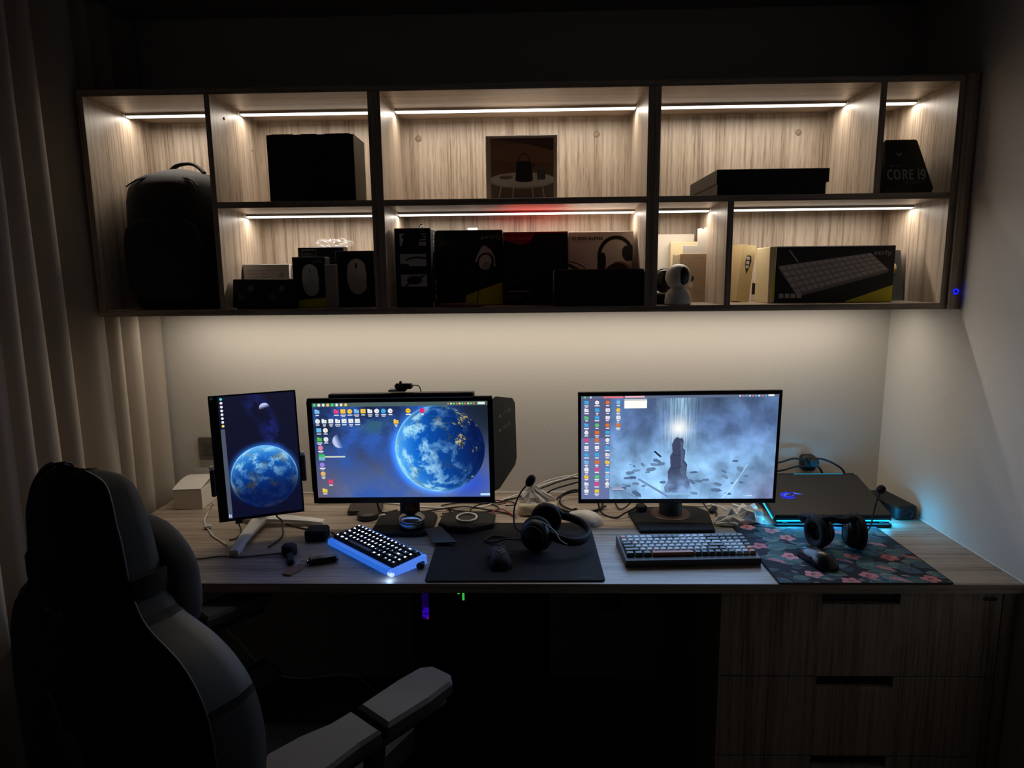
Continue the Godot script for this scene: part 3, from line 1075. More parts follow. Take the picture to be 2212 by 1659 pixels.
	lathe(st, [Vector2(0.0, 0.0008), Vector2(0.0042, 0.0008), Vector2(0.0045, 0.0)], 16, xf * at(V(-0.114, 0.184, 0.0), 0, PI * 0.5))
	part("corner_dot", st, M.light_grey, t, "pale round dot in the top corner")
	st = begin()
	rbox(st, V(0.02, 0.012, 0.01), V(-0.068, -0.197, -0.006), 0.001, xf)
	part("bottom_foot", st, M.black, t)
	for s in [-1, 1]:
		st = begin()
		rbox(st, V(0.014, 0.082, 0.016), V(s * 0.1295, -0.062 + s * 0.008, -0.006), 0.003, xf)
		rbox(st, V(0.03, 0.02, 0.008), V(s * 0.12, -0.07, -0.021), 0.002, xf)
		var cl := part("side_clamp", st, M.dark_grey, t)
		st = begin()
		rbox(st, V(0.016, 0.012, 0.018), V(s * 0.1295, -0.016 + s * 0.008, -0.006), 0.004, xf)
		part("clamp_tip", st, M.white, cl, "white tip of the clamp")
	st = begin()
	rbox(st, V(0.2, 0.018, 0.01), V(0, -0.07, -0.024), 0.002, xf)
	rbox(st, V(0.05, 0.06, 0.02), V(0, -0.07, -0.034), 0.004, xf)
	part("clamp_bracket", st, M.light_grey, t)
	st = begin()
	bar(st, V(-0.015, 0.02, -0.055), V(0.028, 0.2, 0.015), 0.011)
	part("post", st, M.white, t)
	var hub := V(-0.015, 0.0, -0.055)
	for e in [V(0.0, 0, 0.185), V(0.19, 0, -0.055), V(-0.15, 0, -0.13)]:
		st = begin()
		var dir: Vector3 = (e - hub).normalized()
		var q := dir.cross(Vector3.UP)
		var rows := []
		var ins := []
		for k in 9:
			var u := k / 8.0
			var c: Vector3 = hub.lerp(e, u) + V(0, 0.024 - 0.014 * u * u, 0)
			var wv := lerpf(0.024, 0.013, u)
			var hh := lerpf(0.008, 0.005, u)
			var y0: float = 0.0004 if u > 0.85 else c.y - hh
			rows.append([c + q * wv + V(0, hh * 0.4, 0), c + q * wv * 0.6 + V(0, hh, 0), c - q * wv * 0.6 + V(0, hh, 0), c - q * wv + V(0, hh * 0.4, 0), V(c.x, 0, c.z) - q * wv + V(0, y0, 0), V(c.x, 0, c.z) + q * wv + V(0, y0, 0)])
			ins.append(c)
		loft(st, rows, ins, true, true, false)
		part("tripod_leg", st, M.white, t)
	st = begin()
	lathe(st, [Vector2(0.0, 0.04), Vector2(0.02, 0.04), Vector2(0.03, 0.03), Vector2(0.032, 0.012)], 20, at(hub))
	part("tripod_hub", st, M.white, t)

	# webcam on the middle monitor
	t = thing("webcam", "small dark webcam clipped on top of the middle monitor", "webcam", V(-0.392, 1.197, 0.365))
	st = begin()
	rbox(st, V(0.054, 0.005, 0.034), V(-0.01, 0.0035, 0), 0.0015)
	part("clip_plate", st, M.black, t)
	st = begin()
	rbox(st, V(0.054, 0.017, 0.022), V(0.008, 0.0150, -0.006), 0.004)
	part("body", st, M.dark_grey, t)
	st = begin()
	rbox(st, V(0.008, 0.026, 0.005), V(-0.006, 0.019, 0.008), 0.002, at(Vector3.ZERO, 0, 0, -0.25))
	part("privacy_flap", st, M.black, t)
	st = begin()
	tube(st, curved([V(0.033, 0.016, -0.008), V(0.048, 0.016, -0.01), V(0.056, 0.008, -0.014), V(0.057, -0.03, -0.05)]), 0.0016, 7)
	part("lead", st, M.black, t)

# ---------------------------------------------------------------- computer under the desk
func make_tower() -> void:
	var t := thing("computer_tower", "black glass-sided computer tower under the desk, with violet and green lights inside", "computer", V(-0.13, 0.0, 0.25))
	var st := begin()
	box(st, V(-0.235, 0.012, -0.2), V(0.19, 0.03, 0.2), 0.002)
	box(st, V(-0.235, 0.612, -0.2), V(0.19, 0.63, 0.2), 0.002)
	box(st, V(-0.235, 0.03, -0.2), V(-0.226, 0.612, 0.2), 0.001)
	box(st, V(0.181, 0.03, -0.2), V(0.19, 0.612, 0.2), 0.001)
	box(st, V(-0.226, 0.03, -0.2), V(0.181, 0.612, -0.19), 0.001)
	part("case", st, M.black, t)
	for q in [V(-0.2, 0, -0.16), V(0.16, 0, -0.16), V(-0.2, 0, 0.16), V(0.16, 0, 0.16)]:
		st = begin()
		lathe(st, [Vector2(0, 0.012), Vector2(0.016, 0.012), Vector2(0.014, 0.0005), Vector2(0, 0.0005)], 14, at(q))
		part("foot", st, M.rubber, t)
	var g := mat(Color(0.05, 0.05, 0.06, 0.25), 0.05)
	g.transparency = BaseMaterial3D.TRANSPARENCY_ALPHA
	st = begin()
	box(st, V(-0.226, 0.031, 0.194), V(0.181, 0.611, 0.198), 0.0006)
	part("glass_panel", st, g, t)
	# faceted light bar at the front of the case
	var rng := RandomNumberGenerator.new()
	rng.seed = 3
	st = begin()
	var st2 := begin()
	for k in 12:
		var y := 0.487 + k * 0.0095
		var a := V(-0.208, y, 0.186)
		var b := V(-0.187, y + rng.randf_range(-0.002, 0.002), 0.186)
		var c := V(-0.187, y + 0.0093, 0.186)
		var d := V(-0.208, y + 0.0093, 0.186)
		var m := (a + c) * 0.5 + V(rng.randf_range(-0.006, 0.006), rng.randf_range(-0.003, 0.003), 0.004)
		for e in [[a, b], [b, c], [c, d], [d, a]]:
			face(st2 if k < 4 and rng.randf() < 0.6 else st, [e[0], e[1], m], V(0, 0, 1))
	part("light_bar", st, lit(Color(0.13, 0.01, 0.42), 0.55), t, "dim violet faceted light bar")
	part("light_bar_end", st2, lit(Color(0.25, 0.03, 0.85), 1.0), t, "brighter violet end of the light bar")
	st = begin()
	rbox(st, V(0.002, 0.008, 0.002), V(-0.190, 0.492, 0.189), 0.0004)
	part("light_bar_spark", st, lit(Color(1.0, 0.25, 0.15), 1.0), t)
	st = begin()
	box(st, V(-0.2, 0.06, -0.188), V(0.16, 0.60, -0.17), 0.002)
	part("mainboard", st, M.black, t)
	st = begin()
	box(st, V(-0.16, 0.30, -0.17), V(0.12, 0.35, -0.02), 0.003)
	part("graphics_card", st, M.dark_grey, t)
	for k in [[-0.098, 0.548, 0.05], [-0.083, 0.527, 0.07]]:
		st = begin()
		box(st, V(k[0] - 0.004, k[1] - 0.02, 0.10), V(k[0] + 0.004, k[1] + k[2], 0.14), 0.001)
		var r := part("memory_stick", st, M.black, t)
		st = begin()
		box(st, V(k[0] - 0.0035, k[1], 0.14), V(k[0] + 0.0035, k[1] + k[2], 0.143), 0.0008)
		part("light_cap", st, lit(Color(0.30, 0.95, 0.30), 1.0), r, "green glowing edge")
	st = begin()
	rbox(st, V(0.006, 0.006, 0.004), V(-0.058, 0.575, 0.14), 0.0015)
	part("status_light", st, lit(Color(0.85, 1.0, 0.9), 1.4), t)
	var l := OmniLight3D.new()
	l.name = "inner_light"
	l.position = V(-0.09, 0.57, 0.16)
	l.light_color = Color(0.3, 1.0, 0.35)
	l.light_energy = 0.0006
	l.light_size = 0.02
	l.shadow_enabled = true
	l.omni_range = 3.0
	l.omni_attenuation = 2.0
	t.add_child(l)

# ---------------------------------------------------------------- gaming chair
func make_chair() -> void:
	var t := thing("gaming_chair", "black and grey high-backed gaming chair turned to the desk, seen from behind", "chair", V(-0.609, 0.0, 1.031), deg_to_rad(-28.15))
	var hs := [0.46, 0.52, 0.60, 0.68, 0.76, 0.84, 0.90, 0.955, 1.00, 1.05, 1.10, 1.15, 1.19, 1.22, 1.236]
	var hw := [0.207, 0.237, 0.265, 0.281, 0.289, 0.287, 0.275, 0.245, 0.180, 0.152, 0.143, 0.135, 0.120, 0.093, 0.05]
	var th := [0.15, 0.17, 0.185, 0.19, 0.19, 0.18, 0.165, 0.14, 0.118, 0.108, 0.105, 0.10, 0.09, 0.07, 0.03]
	var skin := []
	var ins := []
	var up := []
	for i in hs.size():
		up.append(V(hs[i], hw[i], th[i]))
	up = curved(up, 4)
	for q in up:
		var h: float = q.x
		var w: float = q.y
		var d: float = q.z
		var zb := 0.377 - (h - 0.5) * 0.022
		if h > 1.15:
			zb -= (h - 1.15) * (h - 1.15) * 4.0
		var row := []
		var half := [[0.0, 0.0], [0.35, -0.002], [0.65, -0.012], [0.88, -0.034], [0.985, -0.075 * d / 0.19], [1.0, -d * 0.72], [0.965, -d * 0.93], [0.86, -d], [0.74, -d * 0.93], [0.62, -d * 0.72], [0.40, -d * 0.64], [0.0, -d * 0.62]]
		for k in range(half.size() - 1, 0, -1):
			row.append(V(-half[k][0] * w, h, zb + half[k][1]))
		for k in half.size():
			row.append(V(half[k][0] * w, h, zb + half[k][1]))
		skin.append(row)
		ins.append(V(0, h, zb - d * 0.4))
	# which strips of the section (23 points round it) belong to which part, between two heights
	var strip := func(st: SurfaceTool, i0: int, i1: int, lo: float, hi: float) -> void:
		var rows := []
		var c := []
		for k in skin.size():
			if up[k].x > lo - 0.012 and up[k].x < hi + 0.012:
				rows.append(skin[k].slice(i0, i1 + 1))
				c.append(ins[k])
		loft(st, rows, c, false, false)
	var one := func(i0: int, i1: int, lo: float, hi: float) -> SurfaceTool:
		var st := begin()
		strip.call(st, i0, i1, lo, hi)
		return st
	part("back_shell", one.call(7, 15, 0.0, 2.0), M.black_soft, t)
	part("back_cushion", one.call(20, 22, 0.0, 2.0), M.black_soft, t)
	part("back_cushion", one.call(0, 2, 0.0, 2.0), M.black_soft, t)
	for s in [1, -1]:
		var dark := begin()
		var grey := begin()
		var head := begin()
		# the grey wing ends in a seam part-way down
		var starts := [0.86, 0.86, 0.86, 0.86, 0.86]
		for k in 5:
			var i0: int = 15 + k if s > 0 else 6 - k
			strip.call(dark, i0, i0 + 1, 0.0, starts[k])
			strip.call(grey, i0, i0 + 1, starts[k], 1.01)
			strip.call(head, i0, i0 + 1, 1.01, 2.0)
		part("shell_side", dark, M.black_soft, t)
		part("side_bolster", grey, M.leather, t, "grey side bolster")
		part("headrest_side", head, M.grey_dark, t)
	# piping where shell and bolsters meet
	for i in [7, 15]:
		var p := []
		for r in skin:
			p.append(r[i])
		var st0 := begin()
		tube(st0, p, 0.0035, 6)
		part("piping", st0, M.black, t)
	# strap round the headrest and the pillow it holds
	var band := []
	var at_strap := 0
	for k in up.size():
		if up[k].x < 1.056:
			at_strap = k
	var src: Array = skin[at_strap]
	var mid_z: float = ins[at_strap].z
	for k in src.size():
		var c := V(0, 1.055, mid_z)
		band.append(c + (V(src[k].x, 1.055, src[k].z) - c) * 1.045)
	var st := begin()
	var lo := []
	var hi := []
	for p in band:
		lo.append(p + V(0, -0.019, 0))
		hi.append(p + V(0, 0.019, 0))
	loft(st, [lo, hi], [V(0, 1.036, mid_z), V(0, 1.074, mid_z)], true, true)
	part("pillow_strap", st, M.black_fabric, t)
	st = begin()
	blob(st, V(0.165, 0.112, 0.062), 2.6, at(V(0, 1.02, 0.235), 0, 0.0), 0.006, 6.0, 3, 18)
	part("head_pillow", st, M.black_soft, t)
	# stitched seat with raised rims
	st = begin()
	prism(st, rrect(0.40, 0.50, 0.08, 6), 0.43, 0.50, 0.025, at(V(0, 0, 0.01)), true)
	part("seat_cushion", st, M.black_soft, t)
	for s in [-1, 1]:
		st = begin()
		prism(st, rrect(0.085, 0.5, 0.035, 5), 0.42, 0.535, 0.03, at(V(s * 0.225, 0, 0.01)), true)
		part("seat_rim", st, M.leather, t)
	st = begin()
	prism(st, rrect(0.44, 0.44, 0.05, 4), 0.395, 0.43, 0.01)
	part("seat_pan", st, M.black, t)
	# arms: bracket, post, and a pad in two pieces, swung out a little
	for s in [-1, 1]:
		var ar := at(V(0.342 if s > 0 else -0.314, 0, -0.01 if s > 0 else -0.10), deg_to_rad(-11.0))
		st = begin()
		tube(st, curved([V(s * 0.2, 0.405, 0.05), V(s * 0.29, 0.405, 0.03), ar * V(0, 0.44, 0.02), ar * V(0, 0.6, 0.01), ar * V(0, 0.665, -0.0)]), 0.021, 10)
		part("arm_post", st, M.black, t)
		st = begin()
		rbox(st, V(0.09, 0.018, 0.3), V(0, 0.664, 0.0), 0.006, ar)
		part("arm_plate", st, M.black, t)
		st = begin()
		prism(st, PackedVector2Array([Vector2(-0.045, 0.045), Vector2(-0.052, -0.06), Vector2(-0.05, -0.12), Vector2(-0.03, -0.145), Vector2(0.02, -0.148), Vector2(0.046, -0.128), Vector2(0.052, -0.06), Vector2(0.05, 0.045)]), 0.672, 0.705, 0.007, ar * at(V(0, 0, -0.035)))
		part("arm_pad", st, M.pad, t, "grey front half of the arm pad")
		st = begin()
		prism(st, PackedVector2Array([Vector2(-0.045, -0.005), Vector2(-0.045, 0.045), Vector2(-0.058, 0.1), Vector2(-0.062, 0.165), Vector2(-0.045, 0.19), Vector2(0.045, 0.19), Vector2(0.06, 0.165), Vector2(0.056, 0.1), Vector2(0.05, 0.045), Vector2(0.05, -0.005)]), 0.672, 0.703, 0.006, ar * at(V(0, 0, 0.03)))
		part("arm_pad", st, M.pad, t, "grey rear half of the arm pad")
		st = begin()
		bar(st, ar * V(s * 0.035, 0.64, 0.10), ar * V(s * 0.07, 0.635, 0.10), 0.007)
		part("arm_lever", st, M.steel, t)
	# back hinge plates, gas lift, star base, castors
	for s in [-1, 1]:
		st = begin()
		rbox(st, V(0.014, 0.2, 0.09), V(s * 0.25, 0.47, 0.25), 0.006)
		part("hinge_cover", st, M.black, t)
	st = begin()
	lathe(st, [Vector2(0.0, 0.395), Vector2(0.05, 0.395), Vector2(0.045, 0.34), Vector2(0.026, 0.33), Vector2(0.026, 0.1), Vector2(0.0, 0.1)], 20)
	part("gas_lift", st, M.black, t)
	for k in 5:
		var a := TAU * k / 5 + 0.3
		var e := V(cos(a) * 0.31, 0.085, sin(a) * 0.31)
		st = begin()
		tube(st, [V(0, 0.125, 0), e * 0.5 + V(0, 0.065, 0), e], 0.022, 8)
		part("base_arm", st, M.black, t)
		st = begin()
		for s in [-1, 1]:
			lathe(st, [Vector2(0.0, -0.008), Vector2(0.029, -0.008), Vector2(0.0295, 0.0), Vector2(0.029, 0.008), Vector2(0.0, 0.008)], 18, at(V(e.x, 0.03, e.z), -a, 0, 0) * Transform3D(Basis(Vector3.RIGHT, PI * 0.5), V(0, 0, s * 0.012)))
		bar(st, V(e.x, 0.035, e.z), V(e.x, 0.08, e.z), 0.007)
		part("castor", st, M.rubber, t)
	# dark gold print low on the shell and a small one under the headrest
	var gold := mat(col(60, 52, 24), 0.6)
	var zb2 := func(h: float) -> float: return 0.3785 - (h - 0.5) * 0.022
	st = begin()
	for q in [[[-0.05, 0.86], [-0.02, 0.84], [0.0, 0.78], [-0.03, 0.80]], [[-0.02, 0.78], [0.03, 0.80], [0.06, 0.74], [0.02, 0.72]], [[0.0, 0.74], [0.03, 0.70], [0.065, 0.70], [0.05, 0.64], [0.015, 0.66]]]:
		var f := []
		for v in q:
			f.append(V(v[0], v[1], zb2.call(v[1])))
		face(st, f, V(0, 0, 1))
	part("back_emblem", st, gold, t, "dull gold emblem")
	st = begin()
	for q in [[-0.03, -0.004], [-0.008, 0.008], [0.015, 0.03]]:
		face(st, [V(q[0], 0.998, zb2.call(0.998)), V(q[1], 0.998, zb2.call(0.998)), V(q[1], 1.008, zb2.call(1.008)), V(q[0], 1.008, zb2.call(1.008))], V(0, 0, 1))
	part("headrest_emblem", st, gold, t)

# ---------------------------------------------------------------- things on the shelf
# a carton standing on its base: body, a slightly open top flap and a seam; centre of its base at «p»
func carton(called: String, label: String, p: Vector3, s: Vector3, m: Material, yaw := 0.0, lean := 0.0, category := "box", group := "", flap := true) -> Node3D:
	var t := thing(called, label, category, p, yaw, group)
	t.rotation.x = lean
	var st := begin()
	box(st, V(-s.x * 0.5, 0.0004, -s.z * 0.5), V(s.x * 0.5, s.y, s.z * 0.5), 0.0012)
	part("carton_body", st, m, t)
	if flap:
		st = begin()
		box(st, V(-s.x * 0.5 + 0.001, s.y, -s.z * 0.5 + 0.001), V(s.x * 0.5 - 0.001, s.y + 0.0012, s.z * 0.5 - 0.0015), 0.0004)
		part("top_flap", st, m, t)
	return t

func front(t: Node3D, s: Vector3, im: Image, inset := 0.001, rough := 0.45) -> void:
	print_on(t, printed(im, rough), s.x - inset * 2.0, s.y - inset * 2.0, at(V(0, s.y * 0.5, s.z * 0.5 + 0.0004)))

func fine_print(cv: Cv, x: float, y: float, w: float, rows: int, step: float, c: Color, rng: RandomNumberGenerator) -> void:
	for k in rows:
		var xx := x
		var end := x + w * rng.randf_range(0.6, 1.0)
		while xx < end:
			var l := rng.randf_range(0.01, 0.035)
			cv.rect(xx, y + k * step, l, step * 0.4, c)
			xx += l + 0.009

func picture_mouse(body: Color, ground: Color, yellow: bool, slot: bool) -> Image:
	var cv := Cv.new(160, 224, ground)
	cv.ell(0.53, 0.45, 0.185, 0.325, body)
	cv.ell(0.53, 0.30, 0.17, 0.17, body)
	cv.ell(0.55, 0.60, 0.172, 0.17, body.darkened(0.06))
	cv.line([Vector2(0.52, 0.16), Vector2(0.53, 0.40)], 0.006, body.darkened(0.3))
	cv.line([Vector2(0.30, 0.42), Vector2(0.76, 0.40)], 0.005, body.darkened(0.22))
	if slot:
		cv.ell(0.525, 0.255, 0.02, 0.05, Color(0.03, 0.03, 0.03))
	else:
		cv.ell(0.525, 0.26, 0.024, 0.03, body.darkened(0.3))
	if yellow:
		cv.poly([Vector2(0.0, 0.86), Vector2(1, 0.80), Vector2(1, 1), Vector2(0, 1)], col(224, 216, 24))
	return cv.im

func picture_kettle() -> Image:
	var cv := Cv.new(230, 210, col(112, 84, 66))
	cv.poly([Vector2(0, 0.0), Vector2(1, 0.0), Vector2(1, 0.2), Vector2(0.6, 0.1)], col(74, 54, 48))
	cv.poly([Vector2(0, 0.1), Vector2(0.6, 0.1), Vector2(1, 0.22), Vector2(1, 0.4), Vector2(0, 0.36)], col(126, 94, 72))
	cv.poly([Vector2(0, 0.6), Vector2(1, 0.6), Vector2(1, 1), Vector2(0, 1)], col(112, 98, 90))
	cv.ell(0.5, 0.68, 0.58, 0.13, col(176, 170, 164))
	cv.ell(0.5, 0.665, 0.56, 0.115, col(200, 195, 190))
	for x in [0.16, 0.36, 0.66, 0.82]:
		cv.line([Vector2(x, 0.78), Vector2(x + (x - 0.5) * 0.12, 1.0)], 0.022, col(190, 184, 178))
	cv.ell(0.24, 0.63, 0.12, 0.03, col(120, 108, 100))
	cv.arc(0.53, 0.42, 0.105, 0.17, PI, TAU, 0.016, col(30, 24, 22))
	cv.poly([Vector2(0.41, 0.40), Vector2(0.65, 0.40), Vector2(0.67, 0.68), Vector2(0.39, 0.68)], col(34, 34, 40))
	cv.ell(0.53, 0.40, 0.13, 0.03, col(24, 24, 28))
	cv.ell(0.53, 0.68, 0.15, 0.03, col(34, 34, 40))
	cv.poly([Vector2(0.66, 0.43), Vector2(0.71, 0.41), Vector2(0.67, 0.48)], col(34, 34, 40))
	cv.rect(0.74, 0.50, 0.13, 0.17, col(74, 76, 80))
	cv.ell(0.805, 0.50, 0.07, 0.02, col(96, 98, 100))
	return cv.im

func headband(cv: Cv, cx: float, cy: float, r: float, c: Color) -> void:
	cv.arc(cx, cy, r, r * 1.12, PI * 0.93, PI * 2.05, r * 0.22, c)

func make_shelf_goods() -> void:
	var rng := RandomNumberGenerator.new()
	rng.seed = 8
	# --- backpack
	var t := thing("backpack", "black fabric backpack filling the tall left compartment of the shelf", "backpack", V(-1.106, YB, 0.195))
	var rows := []
	var ins := []
	for q in [[0.0004, 0.14, 0.115, 0.0], [0.02, 0.150, 0.128, 0.0], [0.12, 0.153, 0.138, 0.0], [0.24, 0.153, 0.138, 0.0], [0.34, 0.152, 0.134, -0.002], [0.38, 0.149, 0.124, -0.008], [0.405, 0.138, 0.108, -0.016], [0.422, 0.115, 0.084, -0.024], [0.434, 0.078, 0.05, -0.03], [0.438, 0.04, 0.02, -0.03]]:
		var row := []
		for k in 32:
			var a := TAU * k / 32
			var ca := cos(a)
			var sa := sin(a)
			var f := pow(pow(absf(ca), 3.2) + pow(absf(sa), 3.2), -1.0 / 3.2)
			row.append(V(ca * f * q[1] * (1.0 - 0.08 * sa * f), q[0] - 0.012 * pow(absf(ca * f), 2.0) * (1.0 if q[0] > 0.3 else 0.0) + 0.001, sa * f * q[2] + q[3]))
		rows.append(row)
		ins.append(V(0, q[0], q[3]))
	var st := begin()
	loft(st, rows, ins, true, true)
	part("pack_body", st, M.pack, t)
	st = begin()
	blob(st, V(0.118, 0.125, 0.026), 4.0, at(V(0, 0.15, 0.132)), 0.0)
	var pk := part("front_pocket", st, M.pack, t)
	st = begin()
	tube(st, curved([V(-0.1, 0.25, 0.138), V(-0.04, 0.263, 0.143), V(0.04, 0.263, 0.143), V(0.1, 0.25, 0.138)]), 0.0022, 6)
	part("zip", st, M.dark_grey, pk)
	st = begin()
	tube(st, curved([V(-0.11, 0.37, 0.112), V(-0.08, 0.392, 0.098), V(0.0, 0.408, 0.082), V(0.08, 0.392, 0.098), V(0.11, 0.37, 0.112)]), 0.0022, 6)
	part("zip", st, M.dark_grey, t)
	st = begin()
	tube(st, curved([V(-0.045, 0.428, -0.02), V(-0.015, 0.452, -0.02), V(0.035, 0.455, -0.02), V(0.07, 0.428, -0.02)]), 0.0055, 8, 2.2)
	part("carry_loop", st, M.pack, t)
	for s in [-1, 1]:
		st = begin()
		tube(st, curved([V(s * 0.06, 0.42, -0.06), V(s * 0.075, 0.36, -0.148), V(s * 0.08, 0.2, -0.155), V(s * 0.1, 0.04, -0.15)]), 0.006, 8, 3.0)
		part("shoulder_strap", st, M.pack, t)

	# --- upper row
	var s := V(0.262, 0.196, 0.135)
	t = carton("plain_carton", "plain matt black carton with a tuck lid, alone in the upper second compartment", V(-0.65, YM1, 0.2325), s, M.black_card, 0.0, 0.0, "box", "", false)
	st = begin()
	box(st, V(-0.131, 0.1965, -0.067), V(0.131, 0.1985, 0.067), 0.0006)
	part("lid", st, M.black_card, t)
	for q in [[-0.115, -0.05], [-0.028, 0.02], [0.045, 0.12]]:
		st = begin()
		box(st, V(q[0], 0.1985, 0.060), V(q[1], 0.2005, 0.067), 0.0005)
		part("tuck_tab", st, M.dark_grey, t)
	st = begin()
	box(st, V(-0.085, 0.0005, 0.0676), V(0.075, 0.0045, 0.079), 0.0006)
	part("bottom_flap", st, M.black_card, t)

	s = V(0.2235, 0.2065, 0.07)
	t = carton("kettle_box", "square grey carton with a picture of a kettle on a round table", V(-0.0195, YM1, 0.166), s, mat(col(176, 168, 160), 0.5))
	print_on(t, printed(picture_kettle()), 0.196, 0.186, at(V(0.002, 0.105, 0.0354)))

	t = thing("flat_box", "flat matt black lidded box lying in the upper fourth compartment", "box", V(0.708, YM1, 0.19))
	st = begin()
	box(st, V(-0.157, 0.0004, -0.157), V(0.155, 0.05, 0.154), 0.001)
	part("tray", st, M.black_card, t)
	st = begin()
	box(st, V(-0.161, 0.034, -0.16), V(0.161, 0.073, 0.16), 0.0012)
	part("lid", st, M.black_card, t)

	t = thing("processor_box", "black tapered faceted processor box printed CORE i9, at the upper right end of the shelf", "box", V(1.108, YM1, 0.235))
	rows = []
	ins = []
	for q in [[0.0004, 0.080, 0.066, -0.050, -0.085], [0.018, 0.0865, 0.067, -0.050, -0.085], [0.158, 0.0475, 0.034, -0.047, -0.066], [0.163, 0.044, 0.031, -0.044, -0.062]]:
		rows.append([V(q[3], q[0], q[2]), V(q[1], q[0], q[2]), V(q[1] + 0.003, q[0], q[2] * 0.4), V(q[1] * 0.9, q[0], -q[2]), V(q[3] - 0.01, q[0], -q[2]), V(q[4], q[0], q[2] * 0.2)])
		ins.append(V(-0.01, q[0], 0))
	st = begin()
	loft(st, rows, ins, true, true, false)
	part("carton_body", st, mat(col(20, 21, 24), 0.4), t)
	var slope := -atan2(0.033, 0.14)
	var fp := at(V(0.006, 0.018, 0.0675), 0, slope)
	var dimp := mat(col(150, 152, 156), 0.5)
	words("CORE i9", 0.031, dimp, t, fp * at(V(0.004, 0.042, 0)), "lettering", 0.72, "Droid Sans")
	words("intel", 0.0075, mat(col(110, 112, 116), 0.5), t, fp * at(V(-0.029, 0.069, 0)), "lettering", 1.15)
	words("UNLOCKED", 0.0072, mat(col(110, 112, 116), 0.5), t, fp * at(V(0.022, 0.018, 0)), "lettering", 0.85)
	st = begin()
	for k in 3:
		var p := [V(-0.022, 0.110 - k * 0.003, 0.0003), V(-0.014, 0.104 - k * 0.003, 0.0003), V(-0.006, 0.110 - k * 0.003, 0.0003)]
		for i in 2:
			bar(st, fp * p[i], fp * p[i + 1], 0.0006, 5)
	part("chevron_mark", st, dimp, t)

	# --- lower row, compartment with the mouse boxes
	s = V(0.186, 0.086, 0.055)
	t = carton("accessory_box", "low black box with two dim product pictures, leaning in front of the grey carton", V(-0.812, YB + 0.0005, 0.308), s, M.black_card, 0.0, -0.16)
	var cv := Cv.new(256, 120, col(15, 15, 16))
	for x in [0.14, 0.66]:
		cv.ell(x + 0.16, 0.32, 0.10, 0.12, col(110, 110, 112), 0.4)
		cv.ell(x, 0.62, 0.13, 0.10, col(84, 88, 88), 0.5)
		cv.line([Vector2(x - 0.02, 0.55), Vector2(x + 0.10, 0.42), Vector2(x + 0.16, 0.55)], 0.03, col(36, 36, 38))
		fine_print(cv, x - 0.02, 0.88, 0.2, 1, 0.1, col(48, 48, 50), rng)
	front(t, s, cv.im)
	s = V(0.146, 0.136, 0.06)
	t = carton("grey_carton", "light grey carton with small print, standing behind the low black accessory box", V(-0.843, YB, 0.19), s, mat(col(214, 208, 206), 0.5), 0.06, -0.03)
	cv = Cv.new(256, 240, col(214, 208, 206))
	fine_print(cv, 0.08, 0.12, 0.7, 5, 0.08, col(178, 172, 170), rng)
	cv.ell(0.83, 0.24, 0.045, 0.045, col(92, 88, 86))
	cv.ell(0.83, 0.24, 0.03, 0.03, col(214, 208, 206))
	cv.ell(0.73, 0.98, 0.22, 0.14, col(84, 80, 78))
	front(t, s, cv.im)
	s = V(0.104, 0.1555, 0.05)
	t = carton("mouse_box", "black box with a pale mouse picture above a yellow foot", V(-0.685, YB, 0.246), s, M.black_card)
	front(t, s, picture_mouse(col(232, 236, 230), col(14, 14, 15), true, false))
	words("xtrfy", 0.006, M.print_grey, t, at(V(0.026, 0.143, 0.0256)), "lettering", 1.6)
	s = V(0.15, 0.1905, 0.05)
	t = carton("black_box", "black box with a small framed label, topped by a clear plastic bag", V(-0.673, YB, 0.155), s, M.black_card)
	st = begin()
	plate(st, rrect(0.048, 0.021, 0.003), 0.0255, 0.0262, 0.0003, at(V(-0.038, 0.172, 0)))
	part("label_frame", st, M.grey, t)
	st = begin()
	plate(st, rrect(0.044, 0.017, 0.002), 0.0258, 0.0265, 0.0003, at(V(-0.038, 0.172, 0)))
	part("label_field", st, M.black, t)
	cv = Cv.new(64, 10, col(12, 12, 12))
	fine_print(cv, 0.05, 0.2, 0.9, 1, 1.2, col(140, 140, 140), rng)
	print_on(t, printed(cv.im), 0.03, 0.005, at(V(-0.038, 0.169, 0.0267)), "label_print")
	var plast := mat(Color(0.9, 0.9, 0.92, 0.07), 0.12)
	plast.transparency = BaseMaterial3D.TRANSPARENCY_ALPHA
	st = begin()
	blob(st, V(0.062, 0.0125, 0.03), 2.0, at(V(-0.633, YB + 0.1925 + 0.0118, 0.155), 0.1), 0.012, 46.0, 5, 16, false)
	lone("plastic_bag", "crumpled clear plastic bag lying on the black box with the framed label", "bag", st, plast)
	s = V(0.036, 0.1315, 0.03)
	t = carton("slim_box", "tall slim grey box between the two mouse boxes", V(-0.6155, YB, 0.266), s, mat(col(172, 168, 162), 0.6))
	s = V(0.121, 0.173, 0.06)
	t = carton("mouse_box", "larger black box with a dim mouse picture, against the compartment's right side", V(-0.5415, YB, 0.232), s, M.black_card)
	front(t, s, picture_mouse(col(190, 184, 180), col(13, 13, 14), false, true))

	# --- lower row, compartment with the headphone boxes
	s = V(0.111, 0.237, 0.14)
	t = carton("headset_box", "tall black box with three headset pictures stacked down its front", V(-0.352, YB, 0.23), s, M.black_card)
	cv = Cv.new(150, 320, col(14, 14, 15))
	for k in 3:
		cv.rect(0.13, 0.06 + k * 0.26, 0.74, 0.155, col(206, 200, 194))
	cv.ell(0.50, 0.10, 0.14, 0.05, col(18, 18, 20))
	cv.poly([Vector2(0.28, 0.06), Vector2(0.72, 0.06), Vector2(0.66, 0.215), Vector2(0.20, 0.215)], col(18, 18, 20))
